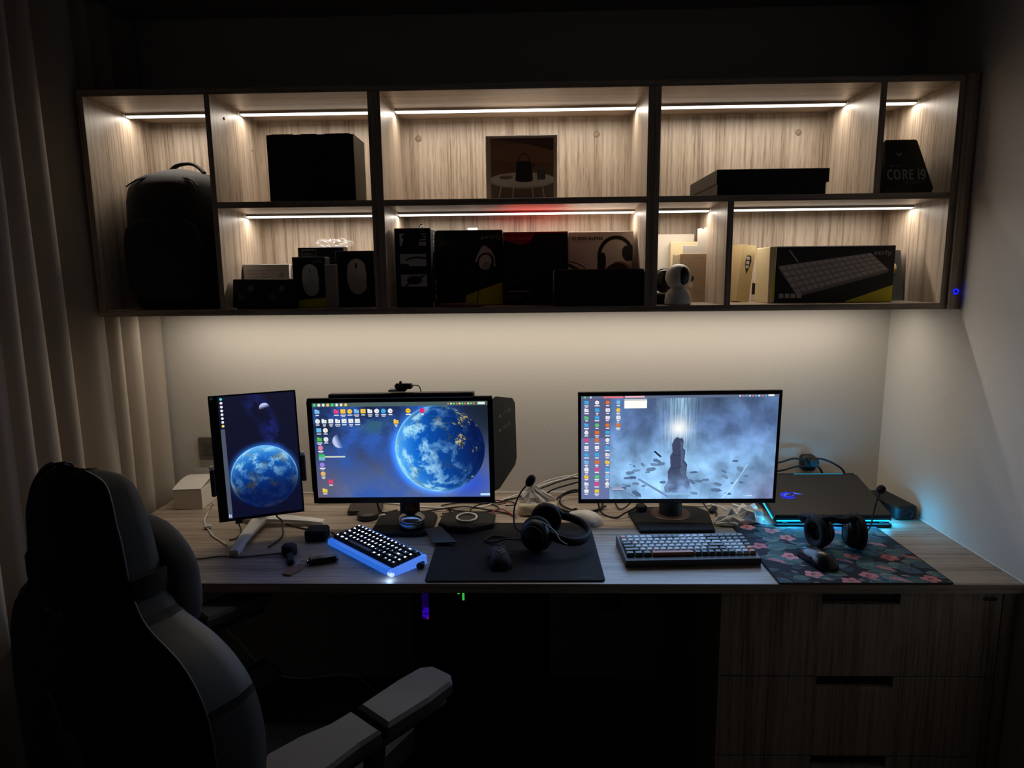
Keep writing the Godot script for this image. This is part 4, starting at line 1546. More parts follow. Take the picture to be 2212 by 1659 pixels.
	for k in 3:
		cv.line([Vector2(0.66, 0.09 + k * 0.035), Vector2(0.87, 0.085 + k * 0.035)], 0.016, col(22, 22, 24))
	cv.arc(0.62, 0.40, 0.14, 0.035, PI, TAU, 0.022, col(30, 28, 26))
	cv.ell(0.22, 0.465, 0.08, 0.02, col(20, 20, 22))
	cv.ell(0.52, 0.655, 0.10, 0.055, col(62, 58, 58))
	cv.line([Vector2(0.25, 0.735), Vector2(0.5, 0.66), Vector2(0.78, 0.60)], 0.022, col(50, 48, 48))
	for k in 3:
		fine_print(cv, 0.15, 0.228 + k * 0.26, 0.3, 1, 0.012, col(60, 60, 62), rng)
	front(t, s, cv.im)
	var xr := at(V(0.0558, 0.0, 0.0), PI * 0.5)
	words("XTRFY", 0.013, M.print_white, t, xr * at(V(-0.012, 0.2, 0.0)) * at(Vector3.ZERO, 0, 0, -PI * 0.5), "lettering", 1.2)
	st = begin()
	for k in [[0.012, 0.035], [0.05, 0.058], [0.066, 0.08]]:
		box(st, V(0.0555, k[0], -0.02), V(0.0561, k[1], -0.002), 0.0002)
	part("side_stripe", st, M.print_white, t)
	st = begin()
	box(st, V(0.0555, 0.001, 0.03), V(0.0562, 0.012, 0.066), 0.0002)
	part("side_foot", st, M.yellow, t)
	st = begin()
	tube(st, curved([V(0.016, 0.238, 0.04), V(0.02, 0.25, 0.04), V(0.026, 0.2495, 0.04), V(0.027, 0.238, 0.04)]), 0.0016, 7)
	part("hang_loop", st, M.steel, t)

	s = V(0.213, 0.2365, 0.10)
	t = carton("headset_box", "black box with a white headphone picture and a yellow corner", V(-0.188, YB, 0.15), s, M.black_card)
	cv = Cv.new(288, 320, col(13, 13, 14))
	cv.poly([Vector2(0.43, 0.87), Vector2(0.995, 0.69), Vector2(1, 1), Vector2(0.43, 1)], col(232, 226, 16))
	cv.line([Vector2(0.63, 0.81), Vector2(0.60, 0.98)], 0.012, col(60, 58, 14))
	cv.poly([Vector2(0.74, 0.20), Vector2(0.82, 0.25), Vector2(0.88, 0.35), Vector2(0.895, 0.48), Vector2(0.87, 0.48), Vector2(0.83, 0.38), Vector2(0.75, 0.33), Vector2(0.66, 0.36), Vector2(0.60, 0.42), Vector2(0.58, 0.42), Vector2(0.62, 0.32), Vector2(0.69, 0.21)], col(236, 226, 220))
	cv.ell(0.745, 0.42, 0.115, 0.125, col(26, 25, 25), 0.3)
	cv.ell(0.735, 0.42, 0.085, 0.105, col(240, 230, 218), 0.35)
	cv.ell(0.755, 0.47, 0.05, 0.06, col(196, 186, 178), 0.35)
	for k in 5:
		cv.line([Vector2(0.05 + k * 0.05, 0.14), Vector2(0.09 + k * 0.05, 0.20)], 0.022, col(46, 52, 40))
	fine_print(cv, 0.06, 0.12, 0.28, 3, 0.035, col(58, 62, 48), rng)
	cv.arc(0.28, 0.46, 0.07, 0.08, 0.0, PI * 1.6, 0.016, col(40, 40, 40))
	cv.line([Vector2(0.40, 0.52), Vector2(0.44, 0.42)], 0.014, col(38, 38, 38))
	cv.rect(0.20, 0.54, 0.11, 0.014, col(78, 76, 74))
	cv.rect(0.06, 0.86, 0.07, 0.08, col(42, 42, 44))
	front(t, s, cv.im)
	words("xtrfy", 0.0125, M.print_grey, t, at(V(0.076, 0.215, 0.0508)), "lettering", 1.35)
	st = begin()
	plate(st, PackedVector2Array([Vector2(0.033, 0.206), Vector2(0.046, 0.224), Vector2(0.045, 0.215), Vector2(0.05, 0.21), Vector2(0.043, 0.208)]), 0.0505, 0.0512, 0.0002)
	part("bird_mark", st, M.print_grey, t)
	st = begin()
	plate(st, rrect(0.033, 0.012, 0.003), -0.02, -0.0185, 0.0004, at(V(0.006, 0.243, 0)))
	part("hanger_tab", st, M.light_grey, t)

	s = V(0.204, 0.2265, 0.13)
	t = carton("headset_box", "black box with a bright red top and dim red lettering, middle of the headphone boxes", V(0.0225, YB, 0.165), s, M.black_card, 0.0, 0.0, "box", "", false)
	st = begin()
	box(st, V(-0.1015, 0.2262, -0.0645), V(0.1015, 0.2275, 0.0642), 0.0003)
	part("top_flap", st, M.red, t, "bright red top of the box")
	cv = Cv.new(288, 320, col(14, 13, 14))
	cv.poly([Vector2(0, 0), Vector2(0.5, 0), Vector2(0.42, 0.14), Vector2(0.30, 0.17), Vector2(0.0, 0.11)], col(150, 20, 34))
	cv.poly([Vector2(0.0, 0.0), Vector2(1.0, 0.0), Vector2(1.0, 0.012), Vector2(0, 0.02)], col(176, 20, 34))
	fine_print(cv, 0.06, 0.26, 0.24, 2, 0.022, col(50, 50, 50), rng)
	fine_print(cv, 0.58, 0.26, 0.24, 2, 0.022, col(44, 44, 44), rng)
	fine_print(cv, 0.06, 0.42, 0.16, 2, 0.02, col(44, 44, 44), rng)
	cv.line([Vector2(0.62, 0.58), Vector2(0.78, 0.44), Vector2(0.90, 0.36)], 0.05, col(34, 34, 35))
	cv.arc(0.82, 0.46, 0.16, 0.2, PI * 0.8, PI * 1.8, 0.03, col(26, 26, 27))
	cv.rect(0.70, 0.64, 0.03, 0.02, col(90, 88, 88))
	fine_print(cv, 0.06, 0.66, 0.2, 2, 0.02, col(104, 100, 100), rng)
	cv.rect(0.06, 0.80, 0.34, 0.022, col(170, 158, 156))
	fine_print(cv, 0.06, 0.87, 0.32, 2, 0.025, col(140, 134, 132), rng)
	fine_print(cv, 0.52, 0.92, 0.25, 1, 0.03, col(92, 88, 88), rng)
	front(t, s, cv.im)
	words("CLOUD ALPHA", 0.0095, mat(col(230, 110, 120), 0.4), t, at(V(-0.057, 0.208, 0.0658)), "lettering", 0.95)

	s = V(0.205, 0.2275, 0.10)
	t = carton("headset_box", "pale grey box with a dark headphone picture and dark CLOUD ALPHA lettering", V(0.2295, YB, 0.148), s, mat(col(226, 216, 206), 0.5))
	cv = Cv.new(288, 320, col(226, 216, 206))
	headband(cv, 0.74, 0.34, 0.235, col(34, 28, 26))
	cv.ell(0.52, 0.44, 0.06, 0.16, col(34, 28, 26), 0.1)
	cv.ell(0.92, 0.30, 0.075, 0.11, col(40, 32, 30), -0.2)
	cv.ell(0.76, 0.60, 0.19, 0.17, col(58, 26, 28), -0.3)
	cv.ell(0.78, 0.62, 0.14, 0.13, col(34, 18, 20), -0.3)
	cv.arc(0.78, 0.60, 0.20, 0.18, -PI * 0.6, PI * 0.1, 0.016, col(120, 110, 104))
	cv.ell(0.10, 0.50, 0.22, 0.025, col(62, 54, 50), 0.5)
	cv.line([Vector2(0.0, 0.40), Vector2(0.16, 0.44), Vector2(0.26, 0.50)], 0.014, col(70, 62, 58))
	fine_print(cv, 0.08, 0.12, 0.3, 2, 0.02, col(186, 176, 166), rng)
	fine_print(cv, 0.08, 0.34, 0.24, 2, 0.018, col(192, 182, 172), rng)
	front(t, s, cv.im)
	words("CLOUD ALPHA", 0.0105, mat(col(48, 42, 42), 0.4), t, at(V(-0.042, 0.2065, 0.0508)), "lettering", 1.0)
	st = begin()
	box(st, V(0.1028, 0.002, -0.049), V(0.1034, 0.226, 0.0492), 0.0002)
	part("side_face", st, M.darkred, t, "dark red side of the box")

	t = thing("speaker_case", "low black case with rounded corners in front of the pale headphone box", "case", V(0.2098, YB, 0.312))
	st = begin()
	plate(st, rrect(0.27, 0.109, 0.008, 5), -0.03, 0.036, 0.003, at(V(0, 0.0549, 0)))
	part("case_body", st, M.black_card, t)
	st = begin()
	box(st, V(-0.1352, 0.006, -0.025), V(-0.1342, 0.104, 0.033), 0.0004)
	part("side_trim", st, M.grey, t, "grey edge strip")
	cv = Cv.new(256, 100, col(13, 13, 14))
	cv.ell(0.24, 0.5, 0.12, 0.12, col(16, 17, 18))
	cv.arc(0.78, 0.5, 0.13, 0.13, 0, TAU, 0.02, col(20, 20, 20))
	print_on(t, printed(cv.im), 0.25, 0.092, at(V(0, 0.0549, 0.0364)), "case_front")

	st = begin()
	lathe(st, [Vector2(0.0, 0.0004), Vector2(0.058, 0.0004), Vector2(0.0675, 0.0045), Vector2(0.068, 0.008), Vector2(0.066, 0.011), Vector2(0.0, 0.0115)], 36, Transform3D(Basis.from_scale(V(1, 1, 0.42)), V(-0.205, YB, 0.32)))
	lone("wooden_coaster", "round thin brown wooden disc lying in front of the headphone box with the yellow corner", "coaster", st, M.tan)

	# --- lower row, compartment with the cameras
	s = V(0.128, 0.225, 0.03)
	t = carton("white_box", "tall plain white box at the back left, behind the black ball camera", V(0.498, YB, 0.034), s, mat(col(214, 206, 194), 0.6))
	s = V(0.10, 0.198, 0.02)
	t = carton("cream_box", "cream-coloured box between the tall white box and the open camera box", V(0.527, YB, 0.066), s, M.cream)
	t = thing("camera_box", "open pale carton with a small camera picture and its torn white lid standing up", "box", V(0.5375, YB, 0.112))
	st = begin()
	box(st, V(-0.042, 0.0004, -0.034), V(0.0445, 0.157, 0.034), 0.001)
	part("carton_body", st, M.brown_card, t)  # pale carton; the shade on it is put into this brown
	cv = Cv.new(150, 270, col(150, 126, 100))  # ground of the print carries the same painted-in shade
	fine_print(cv, 0.50, 0.05, 0.45, 2, 0.03, col(118, 92, 72), rng)
	cv.ell(0.45, 0.50, 0.05, 0.055, col(34, 28, 26))
	cv.ell(0.42, 0.64, 0.05, 0.06, col(176, 160, 142))
	cv.line([Vector2(0.05, 0.04), Vector2(0.05, 0.1)], 0.02, col(170, 80, 40))
	fine_print(cv, 0.55, 0.75, 0.35, 6, 0.03, col(130, 106, 84), rng)
	front(t, V(0.0855, 0.156, 0.068), cv.im)
	st = begin()
	plate(st, PackedVector2Array([Vector2(-0.036, 0.157), Vector2(0.0445, 0.157), Vector2(0.0445, 0.241), Vector2(0.033, 0.239), Vector2(0.0285, 0.2325), Vector2(0.024, 0.2385), Vector2(0.0105, 0.236), Vector2(0.0115, 0.183), Vector2(-0.034, 0.185)]), 0.030, 0.0318, 0.0005)
	part("standing_flap", st, M.white_card, t, "white torn flap standing upright")
	st = begin()
	plate(st, PackedVector2Array([Vector2(-0.068, 0.09), Vector2(-0.0425, 0.09), Vector2(-0.0425, 0.157), Vector2(-0.052, 0.155), Vector2(-0.056, 0.1515), Vector2(-0.06, 0.1555), Vector2(-0.067, 0.154)]), 0.0300, 0.0316, 0.0005)
	part("side_flap", st, M.cream, t)
	# white ball camera
	t = thing("ball_camera", "white round security camera with a black oval face, at the front of the shelf", "camera", V(0.452, YB, 0.32))
	st = begin()
	lathe(st, [Vector2(0.0, 0.0004), Vector2(0.036, 0.0004), Vector2(0.0395, 0.004), Vector2(0.040, 0.014), Vector2(0.038, 0.028), Vector2(0.031, 0.042), Vector2(0.022, 0.05), Vector2(0.0, 0.052)], 32)
	part("foot", st, M.white, t)
	st = begin()
	blob(st, V(0.0385, 0.0385, 0.0385), 2.0, at(V(-0.001, 0.084, 0)), 0.0, 20.0, 1, 24)
	var hd := part("head", st, M.white, t)
	st = begin()
	rows = []
	ins = []
	for i in 9:
		var f := i / 8.0 - 0.5
		var row := []
		for k in 9:
			var g := k / 8.0 - 0.5
			var e := minf(1.0, sqrt(maxf(0.0, 1.0 - pow(absf(f) * 2.0, 3.0))))
			var u := V(0.29 + g * 0.68 * e, 0.06 + f * 1.42, 0)
			u.z = sqrt(maxf(0.02, 1.0 - u.x * u.x - u.y * u.y))
			row.append(V(-0.001, 0.084, 0) + u.normalized() * 0.0392)
		rows.append(row)
		ins.append(V(-0.001, 0.084, 0))
	loft(st, rows, ins, false, false)
	part("face_visor", st, M.black_gloss, hd, "glossy black oval face")
	# black ball camera
	t = thing("ball_camera", "glossy black round camera half hidden behind the white one", "camera", V(0.424, YB, 0.245))
	st = begin()
	lathe(st, [Vector2(0.0, 0.0004), Vector2(0.034, 0.0004), Vector2(0.036, 0.003), Vector2(0.0365, 0.03), Vector2(0.0, 0.0305)], 28)
	part("foot", st, M.black, t)
	st = begin()
	lathe(st, [Vector2(0.0, 0.0305), Vector2(0.037, 0.0307), Vector2(0.0375, 0.033), Vector2(0.037, 0.035), Vector2(0.0, 0.0352)], 28)
	part("band", st, M.white, t, "white band round the foot")
	st = begin()
	blob(st, V(0.038, 0.038, 0.038), 2.0, at(V(0, 0.0725, 0)), 0.0, 20.0, 1, 20)
	part("head", st, M.black_gloss, t)

	# --- lower row, right compartment
	t = thing("cream_box", "cream box with a dark hexagon window, leaning against the divider", "box", V(0.686, YB + 0.0012, 0.135), 0.30)
	t.rotation.z = -0.105
	st = begin()
	rows = [[V(-0.024, 0.0, 0.03), V(0.024, 0.0, 0.03), V(0.036, 0.0, 0.012), V(0.036, 0.0, -0.03), V(-0.024, 0.0, -0.03)]]
	rows.append(rows[0].map(func(p): return p + V(0, 0.182, 0)))
	loft(st, rows, [V(0, 0, 0), V(0, 0.182, 0)], true, true, false)
	part("carton_body", st, mat(col(196, 176, 132), 0.55), t)
	st = begin()
	var hexa := PackedVector2Array([Vector2(-0.004, 0.149), Vector2(0.010, 0.149), Vector2(0.014, 0.132), Vector2(0.009, 0.110), Vector2(0.001, 0.09), Vector2(-0.006, 0.112), Vector2(-0.008, 0.132)])
	plate(st, hexa, 0.0301, 0.0308, 0.0002)
	var hx := part("window", st, M.black, t, "dark hexagon window")
	st = begin()
	for q in [[0.135, 0.145], [0.121, 0.131], [0.108, 0.117]]:
		box(st, V(-0.005, q[0], 0.0306), V(0.006, q[1], 0.0311), 0.0002)
	part("window_panel", st, M.light_grey, hx)
	t = thing("bottle", "small white and black bottle behind the leaning cream box", "bottle", V(0.772, YB, 0.08))
	st = begin()
	lathe(st, [Vector2(0.0, 0.0004), Vector2(0.018, 0.0004), Vector2(0.019, 0.004), Vector2(0.019, 0.022)], 22)
	lathe(st, [Vector2(0.019, 0.06), Vector2(0.017, 0.072), Vector2(0.011, 0.084), Vector2(0.008, 0.088)], 22)
	part("bottle_body", st, M.white, t)
	st = begin()
	lathe(st, [Vector2(0.019, 0.022), Vector2(0.0193, 0.023), Vector2(0.0193, 0.059), Vector2(0.019, 0.06)], 22)
	part("bottle_band", st, M.black, t, "black label band")
	st = begin()
	lathe(st, [Vector2(0.008, 0.088), Vector2(0.009, 0.089), Vector2(0.008, 0.108), Vector2(0.0, 0.109)], 16)
	part("cap", st, M.light_grey, t)
	s = V(0.02, 0.17, 0.12)
	t = carton("slim_box", "thin upright cream box just left of the keyboard box", V(0.747, YB, 0.215), s, M.cream)
	st = begin()
	box(st, V(0.0035, 0.012, 0.0601), V(0.0095, 0.09, 0.0607), 0.0002)
	part("yellow_stripe", st, M.yellow, t, "yellow stripe")
	s = V(0.371, 0.172, 0.062)
	t = carton("keyboard_box", "wide black box with a keyboard picture and a yellow corner", V(0.946, YB, 0.2135), s, M.black_card)
	cv = Cv.new(512, 238, col(14, 14, 15))
	cv.poly([Vector2(0.60, 1.0), Vector2(1.0, 0.70), Vector2(1, 1)], col(226, 220, 16))
	cv.line([Vector2(0.125, 0.06), Vector2(0.20, 0.27)], 0.03, col(160, 156, 158))
	var q0 := Vector2(0.04, 0.34)
	var q1 := Vector2(0.80, 0.12)
	var q2 := Vector2(0.955, 0.42)
	var q3 := Vector2(0.20, 0.86)
	cv.poly([q0, q1, q2, q2 + Vector2(0, 0.05), q3 + Vector2(0, 0.05), q3, q0 + Vector2(0, 0.04)], col(128, 124, 126))
	cv.poly([q0, q1, q2, q3], col(150, 146, 148))
	for r in 5:
		for k in 15:
			var u0 := (k + 0.12) / 15.0
			var u1 := (k + 0.88) / 15.0
			var v0 := (r + 0.12) / 5.0
			var v1 := (r + 0.8) / 5.0
			var f := func(u: float, v: float) -> Vector2: return q0.lerp(q1, u).lerp(q3.lerp(q2, u), v)
			cv.poly([f.call(u0, v0), f.call(u1, v0), f.call(u1, v1), f.call(u0, v1)], col(196, 192, 194))
	for k in 4:
		cv.rect(0.055 + k * 0.05, 0.84, 0.04, 0.085, col(206, 200, 200))
	front(t, s, cv.im)
	words("xtrfy", 0.012, M.print_grey, t, at(V(0.146, 0.150, 0.0317)), "lettering", 1.4)
	st = begin()
	box(st, V(-0.1853, 0.002, -0.03), V(-0.1848, 0.17, 0.030), 0.0002)
	part("side_face", st, M.brown_card, t)
	t = thing("earbud_box", "dark tapered box with a round cream earbud picture, right of the keyboard box", "box", V(1.158, YB, 0.15))
	rows = [[V(-0.048, 0.0004, 0.025), V(0.048, 0.0004, 0.025), V(0.048, 0.0004, -0.05), V(-0.048, 0.0004, -0.05)], [V(-0.04, 0.160, 0.018), V(0.030, 0.160, 0.018), V(0.030, 0.160, -0.03), V(-0.04, 0.160, -0.03)]]
	st = begin()
	loft(st, rows, [V(-0.01, 0.0, -0.01), V(-0.01, 0.16, -0.01)], true, true, false)
	part("carton_body", st, mat(col(84, 88, 88), 0.5), t)
	st = begin()
	lathe(st, [Vector2(0.0, 0.0008), Vector2(0.014, 0.0008), Vector2(0.0145, 0.0)], 22, Transform3D(Basis(Vector3.RIGHT, PI * 0.5 - 0.044) * Basis.from_scale(V(1, 1, 1.2)), V(0.006, 0.104, 0.0207)))
	part("printed_bud", st, mat(col(226, 208, 170), 0.5), t)
	st = begin()
	lathe(st, [Vector2(0.0, 0.0012), Vector2(0.0078, 0.0012), Vector2(0.008, 0.0)], 20, Transform3D(Basis(Vector3.RIGHT, PI * 0.5 - 0.044), V(0.010, 0.099, 0.0212)))
	part("printed_bud_tip", st, mat(col(190, 130, 80), 0.5), t)

# ---------------------------------------------------------------- things on the desk
const DT := 0.7503

func picture_floral() -> Image:
	var cv := Cv.new(704, 656, col(14, 18, 30))
	var rng := RandomNumberGenerator.new()
	rng.seed = 42
	var greens := [col(76, 106, 112), col(94, 124, 124), col(66, 92, 116), col(82, 112, 106), col(110, 136, 134), col(56, 78, 98)]
	for i in 150:
		var p := Vector2(rng.randf(), rng.randf())
		var c: Color = greens[rng.randi() % greens.size()]
		var l := rng.randf_range(0.09, 0.17)
		cv.leaf(p.x, p.y, l, l * rng.randf_range(0.45, 0.72), rng.randf_range(-0.6, 0.8), c, c.darkened(0.55))
	for i in 26:
		var p := Vector2(rng.randf(), rng.randf())
		for k in 9:
			var u := k / 9.0
			cv.line([p + Vector2(u * 0.1, u * 0.03), p + Vector2(u * 0.1 - 0.015, u * 0.03 - 0.035 * (1.0 - u * 0.6))], 0.006, col(60, 84, 84))
			cv.line([p + Vector2(u * 0.1, u * 0.03), p + Vector2(u * 0.1 - 0.002, u * 0.03 + 0.035 * (1.0 - u * 0.6))], 0.006, col(60, 84, 84))
	var spots := [[0.09, 0.06], [0.24, 0.13], [0.30, 0.27], [0.06, 0.42], [0.20, 0.60], [0.10, 0.66], [0.47, 0.40], [0.86, 0.38], [0.60, 0.60], [0.52, 0.66], [0.82, 0.62], [0.72, 0.78], [0.96, 0.60], [0.24, 0.88], [0.56, 0.90], [0.90, 0.95], [0.36, 0.76], [0.70, 0.16], [0.56, 0.10], [0.42, 0.98], [0.72, 0.94]]
	for s in spots:
		var open: bool = rng.randf() < 0.6
		var c := col(226, 138, 142).lerp(col(176, 84, 90), rng.randf())
		if open:
			for k in 5:
				var a := TAU * k / 5 + rng.randf()
				cv.ell(s[0] + cos(a) * 0.026, s[1] + sin(a) * 0.026, 0.033, 0.024, c.lightened(rng.randf() * 0.16), a)
			cv.ell(s[0], s[1], 0.018, 0.018, c.darkened(0.35))
			cv.line([Vector2(s[0], s[1]), Vector2(s[0] + 0.02, s[1] + 0.02)], 0.006, col(224, 176, 150))
		else:
			for k in 3:
				cv.leaf(s[0] + k * 0.018 - 0.02, s[1] + k * 0.012, 0.085, 0.035, 0.5 + k * 0.25, c.lightened(0.1 * k), c.darkened(0.3))
	for i in 20:
		cv.leaf(rng.randf(), rng.randf(), 0.06, 0.016, rng.randf_range(0.0, 0.9), col(206, 182, 170), col(150, 128, 120))
	return cv.im

# keys of one keyboard: rows of [width in units, colour key]; a row may start with a gap
func key_mesh(w: float, hgt: float, cache: Dictionary) -> ArrayMesh:
	if cache.has(w):
		return cache[w]
	var st := begin()
	var rows := []
	var ins := []
	for q in [[0.0, 0.0009, 0.0], [0.0018, 0.0009, 0.0], [hgt - 0.0008, 0.0029, 0.0006], [hgt, 0.0037, 0.0006]]:
		var hx: float = w * 0.5 - q[1]
		var hz: float = 0.00925 - q[1]
		rows.append([V(-hx, q[0], -hz - q[2]), V(hx, q[0], -hz - q[2]), V(hx, q[0], hz - q[2]), V(-hx, q[0], hz - q[2])])
		ins.append(V(0, q[0], 0))
	loft(st, rows, ins, true, true, false)
	st.generate_normals()
	cache[w] = st.commit()
	return cache[w]

func keys(t: Node3D, rows: Array, mats: Dictionary, top: Transform3D, hgt: float, unit := 0.01905) -> Array:
	var cache := {}
	var made := []
	for r in rows.size():
		var x := 0.0
		for k in rows[r]:
			var w: float = k[0] * unit
			if k[1] != "":
				var o := part("key", key_mesh(w, hgt, cache), mats[k[1]], t)
				o.transform = top * at(V(x + w * 0.5, 0.0, (r + 0.5) * unit))
				made.append(o)
			x += w
	return made

func run(n: int, w: float, c: String) -> Array:
	var out := []
	for i in n:
		out.append([w, c])
	return out

func mouse(called: String, label: String, p: Vector3, yaw: float, m: Material) -> Node3D:
	var t := thing(called, label, "mouse", p, yaw)
	var rows := []
	var ins := []
	for q in [[-0.06, 0.006, 0.008], [-0.058, 0.022, 0.018], [-0.045, 0.030, 0.027], [-0.02, 0.0305, 0.035], [0.005, 0.0295, 0.039], [0.03, 0.0325, 0.036], [0.048, 0.029, 0.027], [0.058, 0.02, 0.016], [0.061, 0.006, 0.007]]:
		var row := []
		for k in 15:
			var a := PI * k / 14.0
			row.append(V(-cos(a) * q[1], 0.0012 + pow(sin(a), 0.75) * q[2], q[0]))
		row.append(V(q[1] * 0.92, 0.0002, q[0]))
		row.append(V(-q[1] * 0.92, 0.0002, q[0]))
		rows.append(row)
		ins.append(V(0, q[2] * 0.3, q[0]))
	var st := begin()
	loft(st, rows, ins, true, true)
	part("shell", st, m, t)
	st = begin()
	lathe(st, [Vector2(0.0, -0.004), Vector2(0.009, -0.004), Vector2(0.0105, -0.002), Vector2(0.0105, 0.002), Vector2(0.009, 0.004), Vector2(0.0, 0.004)], 18, at(V(0, 0.0275, -0.036), 0, 0, PI * 0.5))
	part("wheel", st, M.rubber, t)
	st = begin()
	tube(st, curved([V(0, 0.014, -0.0595), V(0, 0.030, -0.05), V(0, 0.0345, -0.028), V(0, 0.0395, -0.006)], 5), 0.0007, 5)
	part("button_gap", st, M.black_gloss, t)
	for s in [-1, 1]:
		st = begin()
		rbox(st, V(0.0026, 0.007, 0.02), V(s * 0.0298, 0.019, -0.002), 0.001)
		part("side_button", st, M.dark_grey, t)
	return t

func ear_cup(t: Node3D, c: Vector3, axis_yaw: float, inward: float, m: Material, soft: Material) -> void:
	# the cup's axis lies level; «inward» is the side of its cushion
	var xf := at(c, axis_yaw) * Transform3D(Basis(Vector3.RIGHT, PI * 0.5 * inward), Vector3.ZERO) * Transform3D(Basis.from_scale(V(0.92, 1, 1.0)), Vector3.ZERO)
	var st := begin()
	lathe(st, [Vector2(0.0, -0.026), Vector2(0.026, -0.025), Vector2(0.040, -0.018), Vector2(0.046, -0.006), Vector2(0.046, 0.002), Vector2(0.0, 0.003)], 30, xf)
	var cup := part("ear_cup", st, m, t)
	st = begin()
	lathe(st, [Vector2(0.026, 0.003), Vector2(0.046, 0.003), Vector2(0.050, 0.009), Vector2(0.0495, 0.018), Vector2(0.044, 0.024), Vector2(0.034, 0.024), Vector2(0.027, 0.018), Vector2(0.026, 0.003)], 30, xf)
	part("cushion", st, soft, cup)
	st = begin()
	lathe(st, [Vector2(0.030, -0.0262), Vector2(0.034, -0.0255), Vector2(0.034, -0.0225)], 30, xf)
	part("cup_ring", st, M.dark_grey, cup)

func boom(t: Node3D, p: Array, head: Vector3, r: Vector3) -> void:
	var st := begin()
	tube(st, curved(p), 0.0023, 8)
	var b := part("mic_boom", st, M.rubber, t)
	st = begin()
	blob(st, r, 2.3, at(head, 0, 0.2, -0.5), 0.0, 20.0, 1, 14)
	part("mic_foam", st, M.black_fabric, b)

